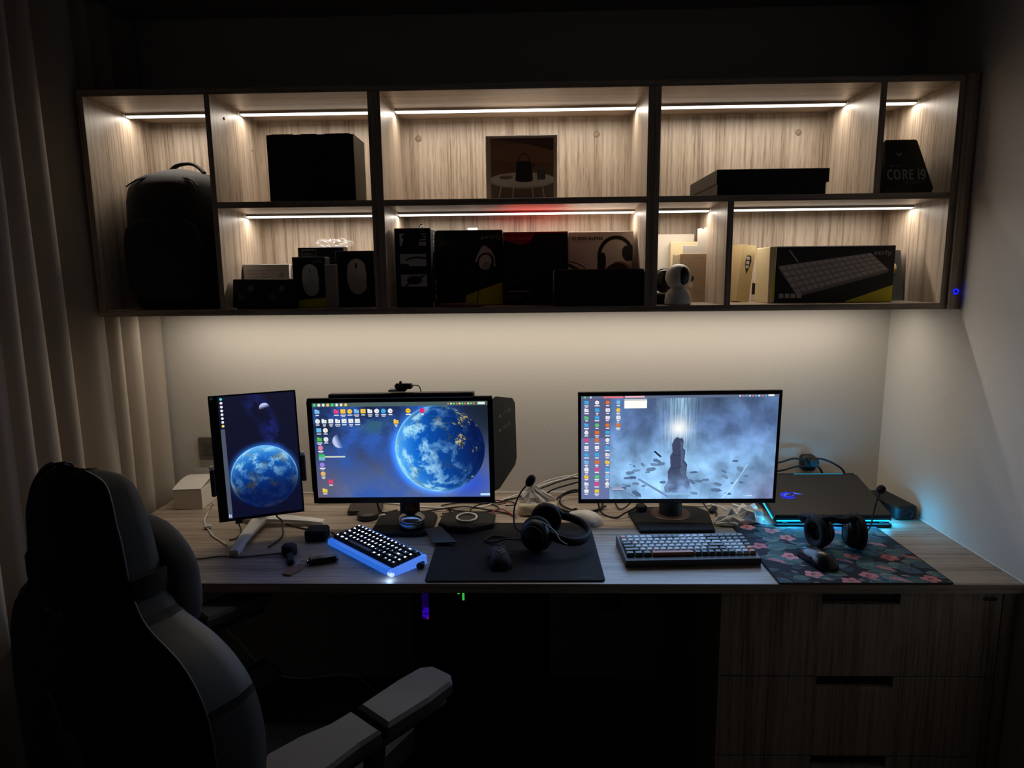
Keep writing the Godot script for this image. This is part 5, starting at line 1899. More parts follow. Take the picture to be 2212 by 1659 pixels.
func make_desk_goods() -> void:
	var st := begin()
	# --- pads
	var t := thing("desk_pad", "large plain black mouse pad in the middle of the desk", "mouse pad", V(-0.043, DT, 0.518), 0.01)
	st = begin()
	prism(st, rrect(0.474, 0.412, 0.012, 5), 0.0, 0.004, 0.0012)
	part("mat", st, M.black_fabric, t)
	var cv := Cv.new(96, 16, col(17, 17, 18))
	var rng := RandomNumberGenerator.new()
	rng.seed = 1
	fine_print(cv, 0.0, 0.2, 0.9, 1, 1.3, col(74, 74, 74), rng)
	var q := print_on(t, printed(cv.im, 0.9), 0.06, 0.008, Transform3D(Basis(Vector3.RIGHT, -PI * 0.5), V(0.195, 0.0043, 0.190)), "maker_print")
	t = thing("desk_pad", "dark mouse pad printed with green leaves and pink flowers at the right of the desk", "mouse pad", V(0.8615, DT, 0.531))
	st = begin()
	prism(st, rrect(0.445, 0.412, 0.01, 5), 0.0, 0.004, 0.0012)
	part("mat", st, M.black_fabric, t)
	print_on(t, printed(picture_floral(), 0.85), 0.437, 0.404, Transform3D(Basis(Vector3.RIGHT, -PI * 0.5), V(0, 0.0043, 0)), "printed_top")

	# --- right keyboard
	t = thing("keyboard", "grey and white full keyboard with an orange space bar, in front of the right monitor", "keyboard", V(0.443, DT, 0.552), 0.045)
	var a := 0.0105 / 0.15
	st = begin()
	var side := PackedVector2Array([Vector2(-0.077, 0.0), Vector2(0.077, 0.0), Vector2(0.079, 0.021), Vector2(-0.075, 0.032)])
	prism(st, side, -0.187, 0.187, 0.002, Transform3D(Basis(V(0, 0, 1), V(1, 0, 0), V(0, 1, 0)), Vector3.ZERO))
	part("case", st, mat(col(60, 60, 60), 0.5), t)
	var top := at(V(-0.181, 0.0268, 0.002), 0, atan(a)) * at(V(0, 0.0012, -0.057))
	var rows := [
		run(1, 1, "O") + run(4, 1, "L") + run(4, 1, "D") + run(4, 1, "L") + run(6, 1, "D"),
		run(13, 1, "L") + run(1, 2, "D") + run(4, 1, "D"),
		run(1, 1.5, "D") + run(12, 1, "L") + run(1, 1.5, "L") + run(3, 1, "L") + run(1, 1, "D"),
		run(1, 1.75, "D") + run(11, 1, "L") + run(1, 2.25, "D") + run(3, 1, "L") + run(1, 1, "D"),
		run(1, 2.25, "D") + run(10, 1, "L") + run(1, 1.75, "D") + run(1, 1, "D") + run(3, 1, "L") + run(1, 1, "O"),
		run(3, 1.25, "D") + run(1, 6.25, "S") + run(6, 1, "D") + run(2, 1, "L") + run(1, 1, "O"),
	]
	keys(t, rows, {"L": M.keycap, "D": mat(col(92, 98, 98), 0.5), "O": mat(col(200, 134, 108), 0.5), "S": mat(col(176, 112, 82), 0.5)}, top, 0.0085)

	# --- left keyboard, lit from inside
	t = thing("keyboard", "small black-keyed keyboard with glowing white letters in a lit blue case", "keyboard", V(-0.447, DT, 0.548), deg_to_rad(-43.0))
	st = begin()
	side = PackedVector2Array([Vector2(-0.062, 0.004), Vector2(-0.058, 0.0), Vector2(0.058, 0.0), Vector2(0.063, 0.006), Vector2(0.061, 0.019), Vector2(0.0505, 0.0205), Vector2(-0.0505, 0.0275), Vector2(-0.061, 0.0265)])
	var turned := Transform3D(Basis(V(0, 0, 1), V(1, 0, 0), V(0, 1, 0)), Vector3.ZERO)
	prism(st, side, -0.163, 0.146, 0.004, turned)
	var blue := lit(Color(0.17, 0.42, 0.85), 0.9)
	blue.roughness = 0.15
	part("case", st, blue, t, "translucent case glowing blue")
	st = begin()
	prism(st, side, 0.1462, 0.163, 0.004, turned)
	var paler := lit(Color(0.30, 0.50, 0.93), 0.95)
	part("case_end", st, paler, t, "paler glowing end of the case")
	st = begin()
	rbox(st, V(0.020, 0.0145, 0.0145), V(0.1545, 0.0085, 0.0560), 0.004)
	part("corner_lamp", st, lit(Color(0.72, 0.84, 1.0), 1.1), t, "bright white-blue corner")
	var pt := at(V(0, 0.0242, 0), 0, atan(0.007 / 0.101))
	st = begin()
	rbox(st, V(0.307, 0.002, 0.0975), V(-0.001, 0.0008, 0), 0.0006, pt)
	part("key_plate", st, M.black, t)
	top = pt * at(V(-0.1524, 0.0022, -0.0476))
	rows = [run(13, 1, "K") + run(1, 2, "K") + run(1, 1, "K"), run(1, 1.5, "K") + run(12, 1, "K") + run(1, 1.5, "K") + run(1, 1, "K"), run(1, 1.75, "K") + run(11, 1, "K") + run(1, 2.25, "K") + run(1, 1, "K"), run(1, 2.25, "K") + run(10, 1, "K") + run(1, 1.75, "K") + run(2, 1, "K"), run(3, 1.25, "K") + run(1, 6.25, "K") + run(2, 1.25, "K") + [[0.5, ""]] + run(3, 1, "K")]
	var made := keys(t, rows, {"K": mat(col(22, 22, 26), 0.45)}, top, 0.0085)
	var legends := ["Esc", "1", "2", "3", "4", "5", "6", "7", "8", "9", "0", "-", "=", "Del", "`", "Tab", "Q", "W", "E", "R", "T", "Y", "U", "I", "O", "P", "[", "]", "\\", "Pg", "Cap", "A", "S", "D", "F", "G", "H", "J", "K", "L", ";", "'", "Ret", "Pg", "Sh", "Z", "X", "C", "V", "B", "N", "M", ",", ".", "/", "Sh", "^", "En", "Ct", "W", "Alt", "", "Alt", "Fn", "<", "v", ">"]
	var glow := lit(Color(0.86, 0.93, 1.0), 5.0)
	for i in made.size():
		var s: String = legends[i] if i < legends.size() else ""
		if s:
			words(s, 0.0056 if s.length() == 1 else 0.0044, glow, made[i], at(V(0, 0.0086, -0.001), 0, -PI * 0.5), "legend", 1.25 if s.length() == 1 else 0.9, "Droid Sans", 0.0003)
	var l := OmniLight3D.new()
	l.name = "corner_light"
	l.position = V(0.170, 0.010, 0.0725)
	l.light_color = Color(0.62, 0.78, 1.0)
	l.light_energy = 0.0011
	l.light_size = 0.004
	l.shadow_enabled = true
	l.omni_range = 2.0
	l.omni_attenuation = 2.0
	t.add_child(l)

	# --- mice
	t = mouse("computer_mouse", "black mouse with a faint white emblem on the plain black pad", V(-0.085, DT + 0.0042, 0.606), 0.12, M.black_matt)
	st = begin()
	for p in [[V(-0.012, 0.0395, 0.012), V(0.0, 0.0405, 0.024)], [V(0.012, 0.0395, 0.010), V(-0.006, 0.0405, 0.026)], [V(0.014, 0.039, 0.022), V(0.002, 0.0405, 0.034)]]:
		bar(st, p[0], p[1], 0.0011, 6)
	part("emblem", st, M.print_grey, t)
	mouse("computer_mouse", "glossy black mouse lying on the flowered pad", V(0.79, DT + 0.0045, 0.612), 0.24, M.black_gloss_soft)
	t = mouse("computer_mouse", "white mouse half hidden behind the headset on the plain black pad", V(0.178, DT, 0.292), 0.9, M.white)

	# --- headset on the black pad
	t = thing("headset", "black headset with an upright microphone, lying on the plain black pad", "headset", V(0.052, DT + 0.0048, 0.468))
	t.scale = Vector3.ONE * 1.04
	ear_cup(t, V(-0.035, 0.050, 0.075), -0.35, -1.0, M.black, M.black_soft)
	ear_cup(t, V(-0.005, 0.050, -0.055), 0.1, 1.0, M.black, M.black_soft)
	st = begin()
	var arc := curved([V(0.0, 0.056, 0.085), V(0.05, 0.042, 0.10), V(0.095, 0.034, 0.075), V(0.118, 0.036, 0.02), V(0.10, 0.044, -0.035), V(0.05, 0.052, -0.068), V(0.01, 0.054, -0.065)], 7)
	tube(st, arc, 0.0125, 10, 0.5, false, Vector3.UP)
	part("headband", st, M.black_soft, t)
	st = begin()
	tube(st, curved([V(-0.02, 0.092, 0.083), V(0.015, 0.072, 0.098), V(0.03, 0.05, 0.108), V(0.05, 0.038, 0.112)]), 0.0022, 8)
	part("yoke", st, M.light_grey, t, "thin bright metal yoke")
	st = begin()
	tube(st, curved([V(-0.01, 0.095, -0.055), V(0.02, 0.085, -0.062), V(0.05, 0.056, -0.066)]), 0.004, 8)
	part("yoke", st, M.black, t)
	boom(t, [V(-0.07, 0.055, 0.075), V(-0.092, 0.07, 0.06), V(-0.094, 0.11, 0.03), V(-0.078, 0.145, 0.005), V(-0.060, 0.163, -0.015)], V(-0.048, 0.175, -0.022), V(0.0125, 0.019, 0.0125))
	st = begin()
	tube(st, curved([V(-0.075, 0.035, 0.07), V(-0.12, 0.02, 0.03), V(-0.15, 0.006, 0.02), V(-0.18, 0.0035, 0.0), V(-0.16, 0.0035, -0.03), V(-0.11, 0.0035, -0.02)]), 0.003, 7)
	part("lead", st, M.rubber, t)

	# --- headset on the flowered pad
	t = thing("headset", "black headset with a thin upright microphone, on the flowered pad before the laptop", "headset", V(0.885, DT + 0.0048, 0.502))
	t.scale = Vector3.ONE * 0.98
	ear_cup(t, V(-0.05, 0.050, 0.01), PI * 0.5 + 0.25, -1.0, M.black, M.black_soft)
	ear_cup(t, V(0.045, 0.050, 0.02), PI * 0.5 - 0.15, 1.0, M.black, M.black_soft)
	for s in [-1, 1]:
		st = begin()
		rbox(st, V(0.016, 0.045, 0.03), V(s * 0.062, 0.076, 0.005), 0.006, at(Vector3.ZERO, 0, -0.3))
		part("slider", st, M.black, t)
	st = begin()
	tube(st, curved([V(-0.066, 0.088, -0.005), V(-0.074, 0.078, -0.05), V(-0.05, 0.046, -0.09), V(0.0, 0.034, -0.102), V(0.05, 0.046, -0.09), V(0.074, 0.078, -0.05), V(0.066, 0.088, -0.005)], 6), 0.0145, 10, 0.45, false, Vector3.RIGHT)
	part("headband", st, M.black_soft, t)
	st = begin()
	tube(st, curved([V(-0.058, 0.088, 0.02), V(-0.03, 0.098, 0.03), V(0.0, 0.094, 0.04), V(0.03, 0.098, 0.03), V(0.055, 0.088, 0.02)], 5), 0.010, 8)
	part("inner_band", st, M.black_fabric, t)
	boom(t, [V(0.078, 0.04, 0.01), V(0.128, 0.042, -0.05), V(0.148, 0.07, -0.078), V(0.160, 0.11, -0.086), V(0.168, 0.130, -0.088)], V(0.172, 0.145, -0.089), V(0.0122, 0.0138, 0.0122))

	# --- laptop on its riser
	t = thing("laptop", "closed black gaming laptop with glowing cyan edges and a blue lid emblem, on a riser", "laptop", V(0.9525, DT, 0.22))
	var lid := at(V(0, 0.0400, 0.125), 0, 0.247)
	st = begin()
	rbox(st, V(0.366, 0.019, 0.268), V(0, -0.0155, -0.134), 0.004, lid)
	part("base", st, M.black, t)
	st = begin()
	rbox(st, V(0.362, 0.006, 0.243), V(0, -0.003, -0.1225), 0.002, lid)
	part("lid", st, relief(mat(col(40, 38, 36), 0.42), 22, 0.3, 0.02, 0.004), t)
	var lt := [["edge_light", V(0.352, 0.0045, 0.004), V(0.0, -0.0195, 0.0012)], ["edge_light", V(0.004, 0.0045, 0.11), V(-0.1842, -0.0195, -0.066)], ["edge_light", V(0.004, 0.0045, 0.11), V(0.1842, -0.0195, -0.066)]]
	for e in lt:
		st = begin()
		rbox(st, e[1], e[2], 0.0012, lid)
		part(e[0], st, M.cyan, t, "glowing cyan edge strip")
	st = begin()
	rbox(st, V(0.17, 0.002, 0.0045), V(0.055, -0.0055, -0.2575), 0.0006, lid)
	part("rear_light", st, lit(Color(0.16, 0.62, 0.78), 0.55), t, "dimmer cyan strip along the hinge")
	# glow of the strips: front and right ones downwards and out, the rear one up at the wall
	var la := AreaLight3D.new()
	la.name = "front_light"
	la.area_size = Vector2(0.35, 0.006)
	la.transform = lid * at(V(0, -0.0196, 0.006), 0, 0.9) * at(Vector3.ZERO, PI)
	la.light_energy = 0.035
	var lb := AreaLight3D.new()
	lb.name = "side_light"
	lb.area_size = Vector2(0.05, 0.006)
	lb.transform = lid * at(V(0.189, -0.0196, -0.028), PI * 0.42) * at(Vector3.ZERO, 0, 0.3) * at(Vector3.ZERO, PI)
	lb.light_energy = 0.015
	var lc := AreaLight3D.new()
	lc.name = "rear_glow"
	lc.area_size = Vector2(0.17, 0.0045)
	lc.transform = lid * at(V(0.055, -0.0038, -0.2575), 0, PI * 0.5 - 0.2)
	lc.light_energy = 0.014
	var ld := AreaLight3D.new()
	ld.name = "left_light"
	ld.area_size = Vector2(0.11, 0.006)
	ld.transform = lid * at(V(-0.189, -0.0196, -0.066), -PI * 0.5) * at(Vector3.ZERO, 0, 0.5) * at(Vector3.ZERO, PI)
	ld.light_energy = 0.012
	for x in [la, lb, lc, ld]:
		x.light_color = Color(0.16, 0.72, 1.0)
		x.shadow_enabled = true
		x.area_range = 4.0
		t.add_child(x)
	var violet := lit(Color(0.10, 0.16, 0.95), 0.9)
	var paleb := lit(Color(0.30, 0.45, 1.0), 0.95)
	st = begin()
	var em := lid * at(V(-0.0945, 0.0002, -0.115))
	# an eye of three swooping blades and a trailing tip
	for b in [[[-0.034, 0.012], [-0.030, -0.008], [-0.008, -0.018], [0.016, -0.014], [-0.006, -0.012], [-0.022, -0.004], [-0.026, 0.006]], [[-0.034, 0.015], [-0.016, 0.006], [0.004, 0.006], [0.018, -0.012], [0.010, 0.008], [-0.006, 0.014]], [[-0.030, 0.018], [-0.010, 0.0195], [0.012, 0.012], [0.020, -0.004], [0.010, 0.018], [-0.008, 0.024]]]:
		var pl := PackedVector2Array()
		for v in b:
			pl.append(Vector2(v[0], v[1]))
		prism(st, pl, 0.0, 0.0008, 0.0002, em)
	part("lid_emblem", st, violet, t, "glowing blue emblem")
	st = begin()
	prism(st, PackedVector2Array([Vector2(0.014, -0.016), Vector2(0.026, -0.010), Vector2(0.042, -0.004), Vector2(0.028, -0.004), Vector2(0.018, -0.008)]), 0.0, 0.0009, 0.0002, em)
	prism(st, PackedVector2Array([Vector2(-0.024, 0.002), Vector2(-0.012, -0.008), Vector2(0.004, -0.008), Vector2(-0.010, -0.003), Vector2(-0.018, 0.004)]), 0.0, 0.0009, 0.0002, em)
	part("lid_emblem_tip", st, paleb, t)
	st = begin()
	for s in [-1, 1]:
		prism(st, PackedVector2Array([Vector2(0.125, 0.0), Vector2(0.125, 0.016), Vector2(-0.125, 0.079), Vector2(-0.125, 0.0)]), s * 0.15 - 0.008, s * 0.15 + 0.008, 0.001, turned)
	rbox(st, V(0.36, 0.012, 0.02), V(0, 0.0065, 0.119), 0.002)
	part("riser", st, M.black, t)

	# --- boxes and small things on the right
	t = thing("power_adapter", "black rounded adapter block between the laptop and the right wall", "adapter", V(1.206, DT, 0.198), 0.1)
	st = begin()
	prism(st, rrect(0.074, 0.176, 0.014, 5), 0.0, 0.046, 0.006)
	part("block", st, M.black_matt, t)
	st = begin()
	var rg := []
	for i in 16:
		var an := -2.2 + 3.9 * i / 15.0
		rg.append(V(0.0 + cos(an) * 0.014, 0.022 + sin(an) * 0.014, 0.0905))
	tube(st, rg, 0.0018, 6)
	part("cord_loop", st, M.dark_grey, t)
	t = thing("plug_adapter", "black multi-plug adapter on the wall behind the laptop", "adapter", V(1.0, 0.868, 0.0))
	st = begin()
	rbox(st, V(0.05, 0.058, 0.04), V(0.0, 0, 0.021), 0.008)
	part("block", st, M.black, t)
	st = begin()
	rbox(st, V(0.03, 0.034, 0.035), V(0.008, 0.012, 0.056), 0.008, at(Vector3.ZERO, 0, 0, 0.2))
	part("plug", st, M.black_matt, t)
	tissue_packet()
	small_things()

func tissue_packet() -> void:
	var t := thing("tissue_packet", "opened packet of white tissues with one pulled up, behind the headset", "tissues", V(0.026, DT, 0.215), 0.05)
	var st := begin()
	blob(st, V(0.066, 0.0215, 0.036), 5.0, at(V(0, 0.0218, 0)), 0.006, 26.0, 4, 18)
	part("wrapper", st, relief(mat(col(206, 190, 166), 0.5), 30, 0.12, 0.05, 0.02), t)
	st = begin()
	var rows := []
	var ins := []
	var n := FastNoiseLite.new()
	n.seed = 9
	n.frequency = 1.4
	for q in [[0.036, 0.052, 0.024], [0.046, 0.054, 0.020], [0.060, 0.046, 0.016], [0.076, 0.030, 0.011], [0.088, 0.015, 0.006], [0.097, 0.004, 0.003]]:
		var row := []
		for k in 22:
			var an := TAU * k / 22
			var f: float = 1.0 + n.get_noise_2d(k * 0.9, q[0] * 30.0) * 0.55
			row.append(V(cos(an) * q[1] * f - (q[0] - 0.036) * 0.18, q[0] + n.get_noise_2d(k * 1.3 + 40.0, q[0] * 20.0) * 0.008, sin(an) * q[2] * f))
		rows.append(row)
		ins.append(V(-(q[0] - 0.036) * 0.18, q[0], 0))
	loft(st, rows, ins, true, true, false)
	part("pulled_tissue", st, M.tissue, t)
	# a crumpled bag: creased rings strung along its length
	t = thing("plastic_wrapper", "crumpled white plastic wrapper between the right monitor's foot and the laptop", "wrapper", V(0.588, DT, 0.325))
	st = begin()
	rows = []
	ins = []
	n.frequency = 0.9
	n.seed = 23
	var end := V(0.158, 0.0, -0.045)
	var q2 := end.normalized().cross(Vector3.UP)
	for q in [[0.0, 0.007, 0.010], [0.10, 0.020, 0.020], [0.22, 0.028, 0.026], [0.34, 0.034, 0.044], [0.44, 0.036, 0.034], [0.56, 0.042, 0.044], [0.70, 0.044, 0.054], [0.80, 0.042, 0.047], [0.92, 0.036, 0.048], [1.0, 0.018, 0.026]]:
		var row := []
		var c: Vector3 = end * q[0]
		for k in 13:
			var an := PI * k / 12.0
			var f: float = 1.0 + n.get_noise_2d(k * 1.7, q[0] * 17.0) * 0.62
			row.append(c - q2 * cos(an) * q[1] * f + V(0, maxf(0.0012, sin(an) * q[2] * f), 0) + end * n.get_noise_2d(k * 2.3 + 30.0, q[0] * 9.0) * 0.10)
		row.append(c + q2 * q[1] * 0.7 + V(0, 0.0006, 0))
		row.append(c - q2 * q[1] * 0.7 + V(0, 0.0006, 0))
		rows.append(row)
		ins.append(c + V(0, q[2] * 0.3, 0))
	loft(st, rows, ins, true, true, false)
	part("wrapper_film", st, M.bag, t)
	t = thing("stylus", "white stick with a dark ring, lying behind the crumpled white wrapper", "stylus", V(0.70, DT, 0.146))
	st = begin()
	bar(st, V(0, 0.005, 0), V(0.048, 0.005, 0.062), 0.0042)
	part("shaft", st, M.white, t)
	st = begin()
	bar(st, V(0.0486, 0.005, 0.0628), V(0.0506, 0.005, 0.0656), 0.0043)
	part("ring", st, M.black, t, "dark ring")
	st = begin()
	bar(st, V(0.0512, 0.005, 0.0664), V(0.060, 0.005, 0.0785), 0.0042)
	part("tip", st, M.white, t)

func small_things() -> void:
	var t := thing("tissue_box", "small white carton with a bulging lid, beside the curtain", "box", V(-1.192, DT, 0.105), 0.04)
	var st := begin()
	rbox(st, V(0.098, 0.07, 0.135), V(0, 0.0354, 0), 0.0012)
	part("carton_body", st, M.white_card, t)
	var rows := []
	var ins := []
	for i in 9:
		var u := i / 8.0
		var z := lerpf(0.069, -0.069, u)
		var y := 0.071 + sin(u * PI * 0.72) * 0.017
		rows.append([V(-0.051, y, z), V(0.049, y + 0.002, z), V(0.049, y + 0.0032, z), V(-0.051, y + 0.0012, z)])
		ins.append(V(0, y + 0.001, z))
	st = begin()
	loft(st, rows, ins, true, true, false)
	part("lid_flap", st, M.white_card, t)
	st = begin()
	prism(st, rrect(0.066, 0.058, 0.01, 5), 0.0, 0.034, 0.004, at(V(-0.654, DT, 0.432), 0.06))
	lone("black_cube", "small squat black block on the desk, left of the blue-lit keyboard", "block", st, M.black_soft)
	# keys and fobs
	t = thing("key_fobs", "black key fobs and a tan leather tag on a ring, left of the blue-lit keyboard", "keys", V(-0.645, DT, 0.60))
	st = begin()
	lathe(st, [Vector2(0, 0.0004), Vector2(0.021, 0.0004), Vector2(0.0225, 0.003), Vector2(0.0215, 0.024), Vector2(0.017, 0.028), Vector2(0, 0.0285)], 22, at(V(-0.055, 0, -0.055)))
	rbox(st, V(0.02, 0.014, 0.07), V(-0.03, 0.0075, -0.02), 0.004, at(Vector3.ZERO, 0.4))
	part("fob", st, M.black_matt, t)
	st = begin()
	rbox(st, V(0.082, 0.017, 0.03), V(0.0, 0.0088, 0.0), 0.006, at(V(0.062, 0, 0.004), 0.35))
	part("fob", st, M.black_gloss_soft, t)
	st = begin()
	rbox(st, V(0.006, 0.012, 0.014), V(-0.043, 0.009, 0.0), 0.002, at(V(0.062, 0, 0.004), 0.35))
	part("fob_clip", st, M.steel, t)
	st = begin()
	prism(st, rrect(0.03, 0.056, 0.008, 4), 0.0004, 0.004, 0.001, at(V(-0.004, 0, 0.062), -0.35))
	part("leather_tag", st, M.tan, t, "tan leather tag")
	st = begin()
	var rg := []
	for i in 18:
		rg.append(V(0.006 + cos(TAU * i / 18) * 0.012, 0.0055, 0.02 + sin(TAU * i / 18) * 0.014))
	tube(st, rg, 0.0012, 6, 1.0, true)
	part("key_ring", st, M.steel, t)
	# under the middle monitor
	t = thing("wallet", "flat dark brown wallet lying left of the middle monitor's foot", "wallet", V(-0.565, DT, 0.187), 0.12)
	st = begin()
	prism(st, rrect(0.115, 0.085, 0.012, 4), 0.0004, 0.011, 0.004)
	part("leather_body", st, mat(col(58, 48, 40), 0.6), t)
	st = begin()
	prism(st, rrect(0.114, 0.084, 0.012, 4), 0.0112, 0.016, 0.003, at(V(0.001, 0, -0.001)))
	part("leather_flap", st, mat(col(66, 55, 46), 0.6), t)
	t = thing("round_puck", "round dark puck in front of the brown wallet", "puck", V(-0.540, DT, 0.258))
	st = begin()
	lathe(st, [Vector2(0, 0.0004), Vector2(0.033, 0.0004), Vector2(0.0355, 0.004), Vector2(0.0355, 0.016), Vector2(0.033, 0.0195), Vector2(0, 0.02)], 30)
	part("puck_body", st, mat(col(62, 58, 54), 0.5), t)
	st = begin()
	lathe(st, [Vector2(0, 0.0208), Vector2(0.006, 0.0208), Vector2(0.007, 0.0198)], 16)
	part("puck_button", st, M.dark_grey, t)
	t = thing("steel_bowl", "small shiny round steel tin behind the blue-lit keyboard", "tin", V(-0.372, DT + 0.0122, 0.372))
	st = begin()
	lathe(st, [Vector2(0, 0.0004), Vector2(0.034, 0.0004), Vector2(0.041, 0.008), Vector2(0.0425, 0.018), Vector2(0.041, 0.024)], 34)
	part("tin_body", st, M.steel, t)
	st = begin()
	lathe(st, [Vector2(0.041, 0.0242), Vector2(0.043, 0.026), Vector2(0.041, 0.034), Vector2(0.034, 0.041), Vector2(0.02, 0.046), Vector2(0, 0.0475)], 34)
	part("domed_lid", st, M.steel, t)
	st = begin()
	var cardp := PackedVector2Array([Vector2(-0.05, -0.048), Vector2(0.0, -0.056), Vector2(0.052, 0.05), Vector2(-0.02, 0.042)])
	prism(st, cardp, 0.0, 0.003, 0.0008, at(V(-0.272, DT + 0.016, 0.452), 0.1, 0.13, 0.06))
	lone("dark_card", "dark four-cornered card lying across the pad's back left corner, before the steel tin", "card", st, mat(col(46, 40, 40), 0.5))
	t = thing("wireless_charger", "black tray with a white charging ring, behind the plain black pad", "charger", V(-0.203, DT + 0.0001, 0.325), -0.05)
	st = begin()
	prism(st, PackedVector2Array([Vector2(-0.085, -0.05), Vector2(-0.05, -0.062), Vector2(0.055, -0.062), Vector2(0.088, -0.045), Vector2(0.09, 0.03), Vector2(0.02, 0.078), Vector2(-0.05, 0.072), Vector2(-0.085, 0.045)]), 0.0046, 0.024, 0.004)
	part("tray", st, M.black_matt, t)
	st = begin()
	rg = []
	for i in 30:
		var an := TAU * i / 30
		rg.append(V(cos(an) * 0.032, 0.0275, sin(an) * 0.036))
	tube(st, rg, 0.0035, 8, 1.0, true)
	part("charging_ring", st, M.white, t, "white ring")
	st = begin()
	lathe(st, [Vector2(0, 0.0255), Vector2(0.029, 0.0255), Vector2(0.031, 0.0242)], 28)
	part("ring_middle", st, M.dark_grey, t)
	t = thing("usb_stick", "small black dongle with a glossy end, between the blue-lit keyboard and the black pad", "dongle", V(-0.305, DT, 0.612), 0.1)
	st = begin()
	rbox(st, V(0.022, 0.014, 0.05), V(0, 0.0075, 0.012), 0.004)
	part("plug_body", st, M.black_matt, t)
	st = begin()
	rbox(st, V(0.012, 0.006, 0.018), V(0, 0.0075, -0.021), 0.001)
	part("plug_tip", st, M.steel, t)

# ---------------------------------------------------------------- leads
func make_cables() -> void:
	var bl: Material = M.rubber
	var wh: Material = M.white
	cable("white cable running from behind the middle monitor up to the right monitor", [V(-0.749, 0.7535, 0.12), V(-0.627, 0.7535, 0.112), V(-0.50, 0.754, 0.122), V(-0.378, 0.7535, 0.159), V(-0.271, 0.7535, 0.173), V(-0.183, 0.7535, 0.169), V(-0.137, 0.756, 0.14), V(-0.083, 0.76, 0.09), V(-0.02, 0.776, 0.07), V(0.06, 0.804, 0.06), V(0.117, 0.822, 0.065), V(0.168, 0.845, 0.08), V(0.25, 0.90, 0.20)], 0.0026, wh)
	cable("thinner white cable looping over the first to the right monitor's back", [V(-0.03, 0.756, 0.05), V(0.0, 0.775, 0.045), V(0.05, 0.805, 0.045), V(0.095, 0.820, 0.045), V(0.143, 0.8295, 0.05), V(0.19, 0.828, 0.07), V(0.26, 0.86, 0.18)], 0.0017, wh)
	cable("thick black cable lying in wide loops left of the right monitor", [V(0.23, 0.85, 0.20), V(0.21, 0.80, 0.12), V(0.15, 0.785, 0.08), V(0.10, 0.765, 0.10), V(0.09, 0.7545, 0.15), V(0.115, 0.7545, 0.20), V(0.165, 0.7545, 0.228), V(0.215, 0.7545, 0.215), V(0.25, 0.757, 0.16), V(0.24, 0.77, 0.10), V(0.18, 0.778, 0.07), V(0.12, 0.77, 0.085), V(0.105, 0.7585, 0.14), V(0.14, 0.759, 0.205), V(0.20, 0.759, 0.225), V(0.26, 0.759, 0.17)], 0.0036, bl)
	cable("black cable crossing behind the tissue packet to the right monitor", [V(-0.14, 0.7535, 0.11), V(-0.05, 0.756, 0.075), V(0.05, 0.782, 0.035), V(0.12, 0.806, 0.03), V(0.18, 0.818, 0.035), V(0.26, 0.845, 0.12)], 0.0028, bl)
	cable("dark cable rising steeply into the right monitor's left side", [V(0.04, 0.7535, 0.06), V(0.08, 0.775, 0.045), V(0.14, 0.795, 0.045), V(0.20, 0.81, 0.05), V(0.28, 0.83, 0.12)], 0.003, bl)
	cable("black cable sagging on the desk under the right monitor", [V(0.23, 0.84, 0.25), V(0.228, 0.80, 0.21), V(0.24, 0.756, 0.229), V(0.281, 0.754, 0.268), V(0.310, 0.765, 0.258), V(0.345, 0.776, 0.24), V(0.38, 0.782, 0.19), V(0.40, 0.80, 0.165), V(0.41, 0.845, 0.17)], 0.003, bl)
	cable("short black cable by the octagonal monitor foot", [V(0.295, 0.83, 0.24), V(0.296, 0.765, 0.15), V(0.304, 0.7545, 0.185), V(0.322, 0.760, 0.19), V(0.345, 0.772, 0.17), V(0.37, 0.80, 0.16)], 0.0026, bl)
	var t := thing("inline_block", "small black lead block lying on the octagonal monitor foot", "adapter", V(0.372, DT + 0.0125, 0.226), 0.2)
	var st := begin()
	rbox(st, V(0.032, 0.022, 0.03), V(0, 0.0112, 0), 0.005)
	part("block", st, M.black_matt, t)
	# tangle behind the middle monitor's foot
	var g := "dark leads tangled right of the middle monitor's foot"
	cable("dark lead looping in the tangle, widest ring", [V(-0.31, 0.7545, 0.15), V(-0.25, 0.7545, 0.12), V(-0.17, 0.7545, 0.125), V(-0.12, 0.7545, 0.15), V(-0.11, 0.7545, 0.19), V(-0.16, 0.7545, 0.215), V(-0.23, 0.7545, 0.21), V(-0.29, 0.7545, 0.18)], 0.0024, bl, 6, "cable", g)
	cable("dark lead crossing the tangle from back left to the charger", [V(-0.265, 0.80, 0.30), V(-0.262, 0.76, 0.24), V(-0.25, 0.759, 0.215), V(-0.227, 0.759, 0.219), V(-0.205, 0.758, 0.235), V(-0.19, 0.757, 0.252)], 0.0024, bl, 6, "cable", g)
	cable("dark lead curling by the middle foot towards the steel tin", [V(-0.296, 0.7535, 0.222), V(-0.276, 0.7535, 0.235), V(-0.270, 0.7535, 0.252), V(-0.284, 0.7535, 0.262), V(-0.297, 0.7535, 0.25)], 0.0022, bl, 6, "cable", g)
	cable("dark lead running flat along the back of the tangle", [V(-0.36, 0.7535, 0.205), V(-0.30, 0.759, 0.195), V(-0.22, 0.763, 0.185), V(-0.14, 0.759, 0.206), V(-0.08, 0.7535, 0.222), V(-0.05, 0.7535, 0.25)], 0.003, M.brown_lead, 6, "cable", g)
	cable("dark lead coiled twice beside the tissue packet", [V(-0.115, 0.7535, 0.240), V(-0.15, 0.7545, 0.254), V(-0.20, 0.766, 0.235), V(-0.17, 0.773, 0.19), V(-0.10, 0.772, 0.165), V(-0.06, 0.770, 0.16), V(-0.055, 0.770, 0.19), V(-0.085, 0.772, 0.20)], 0.0023, bl, 6, "cable", g)
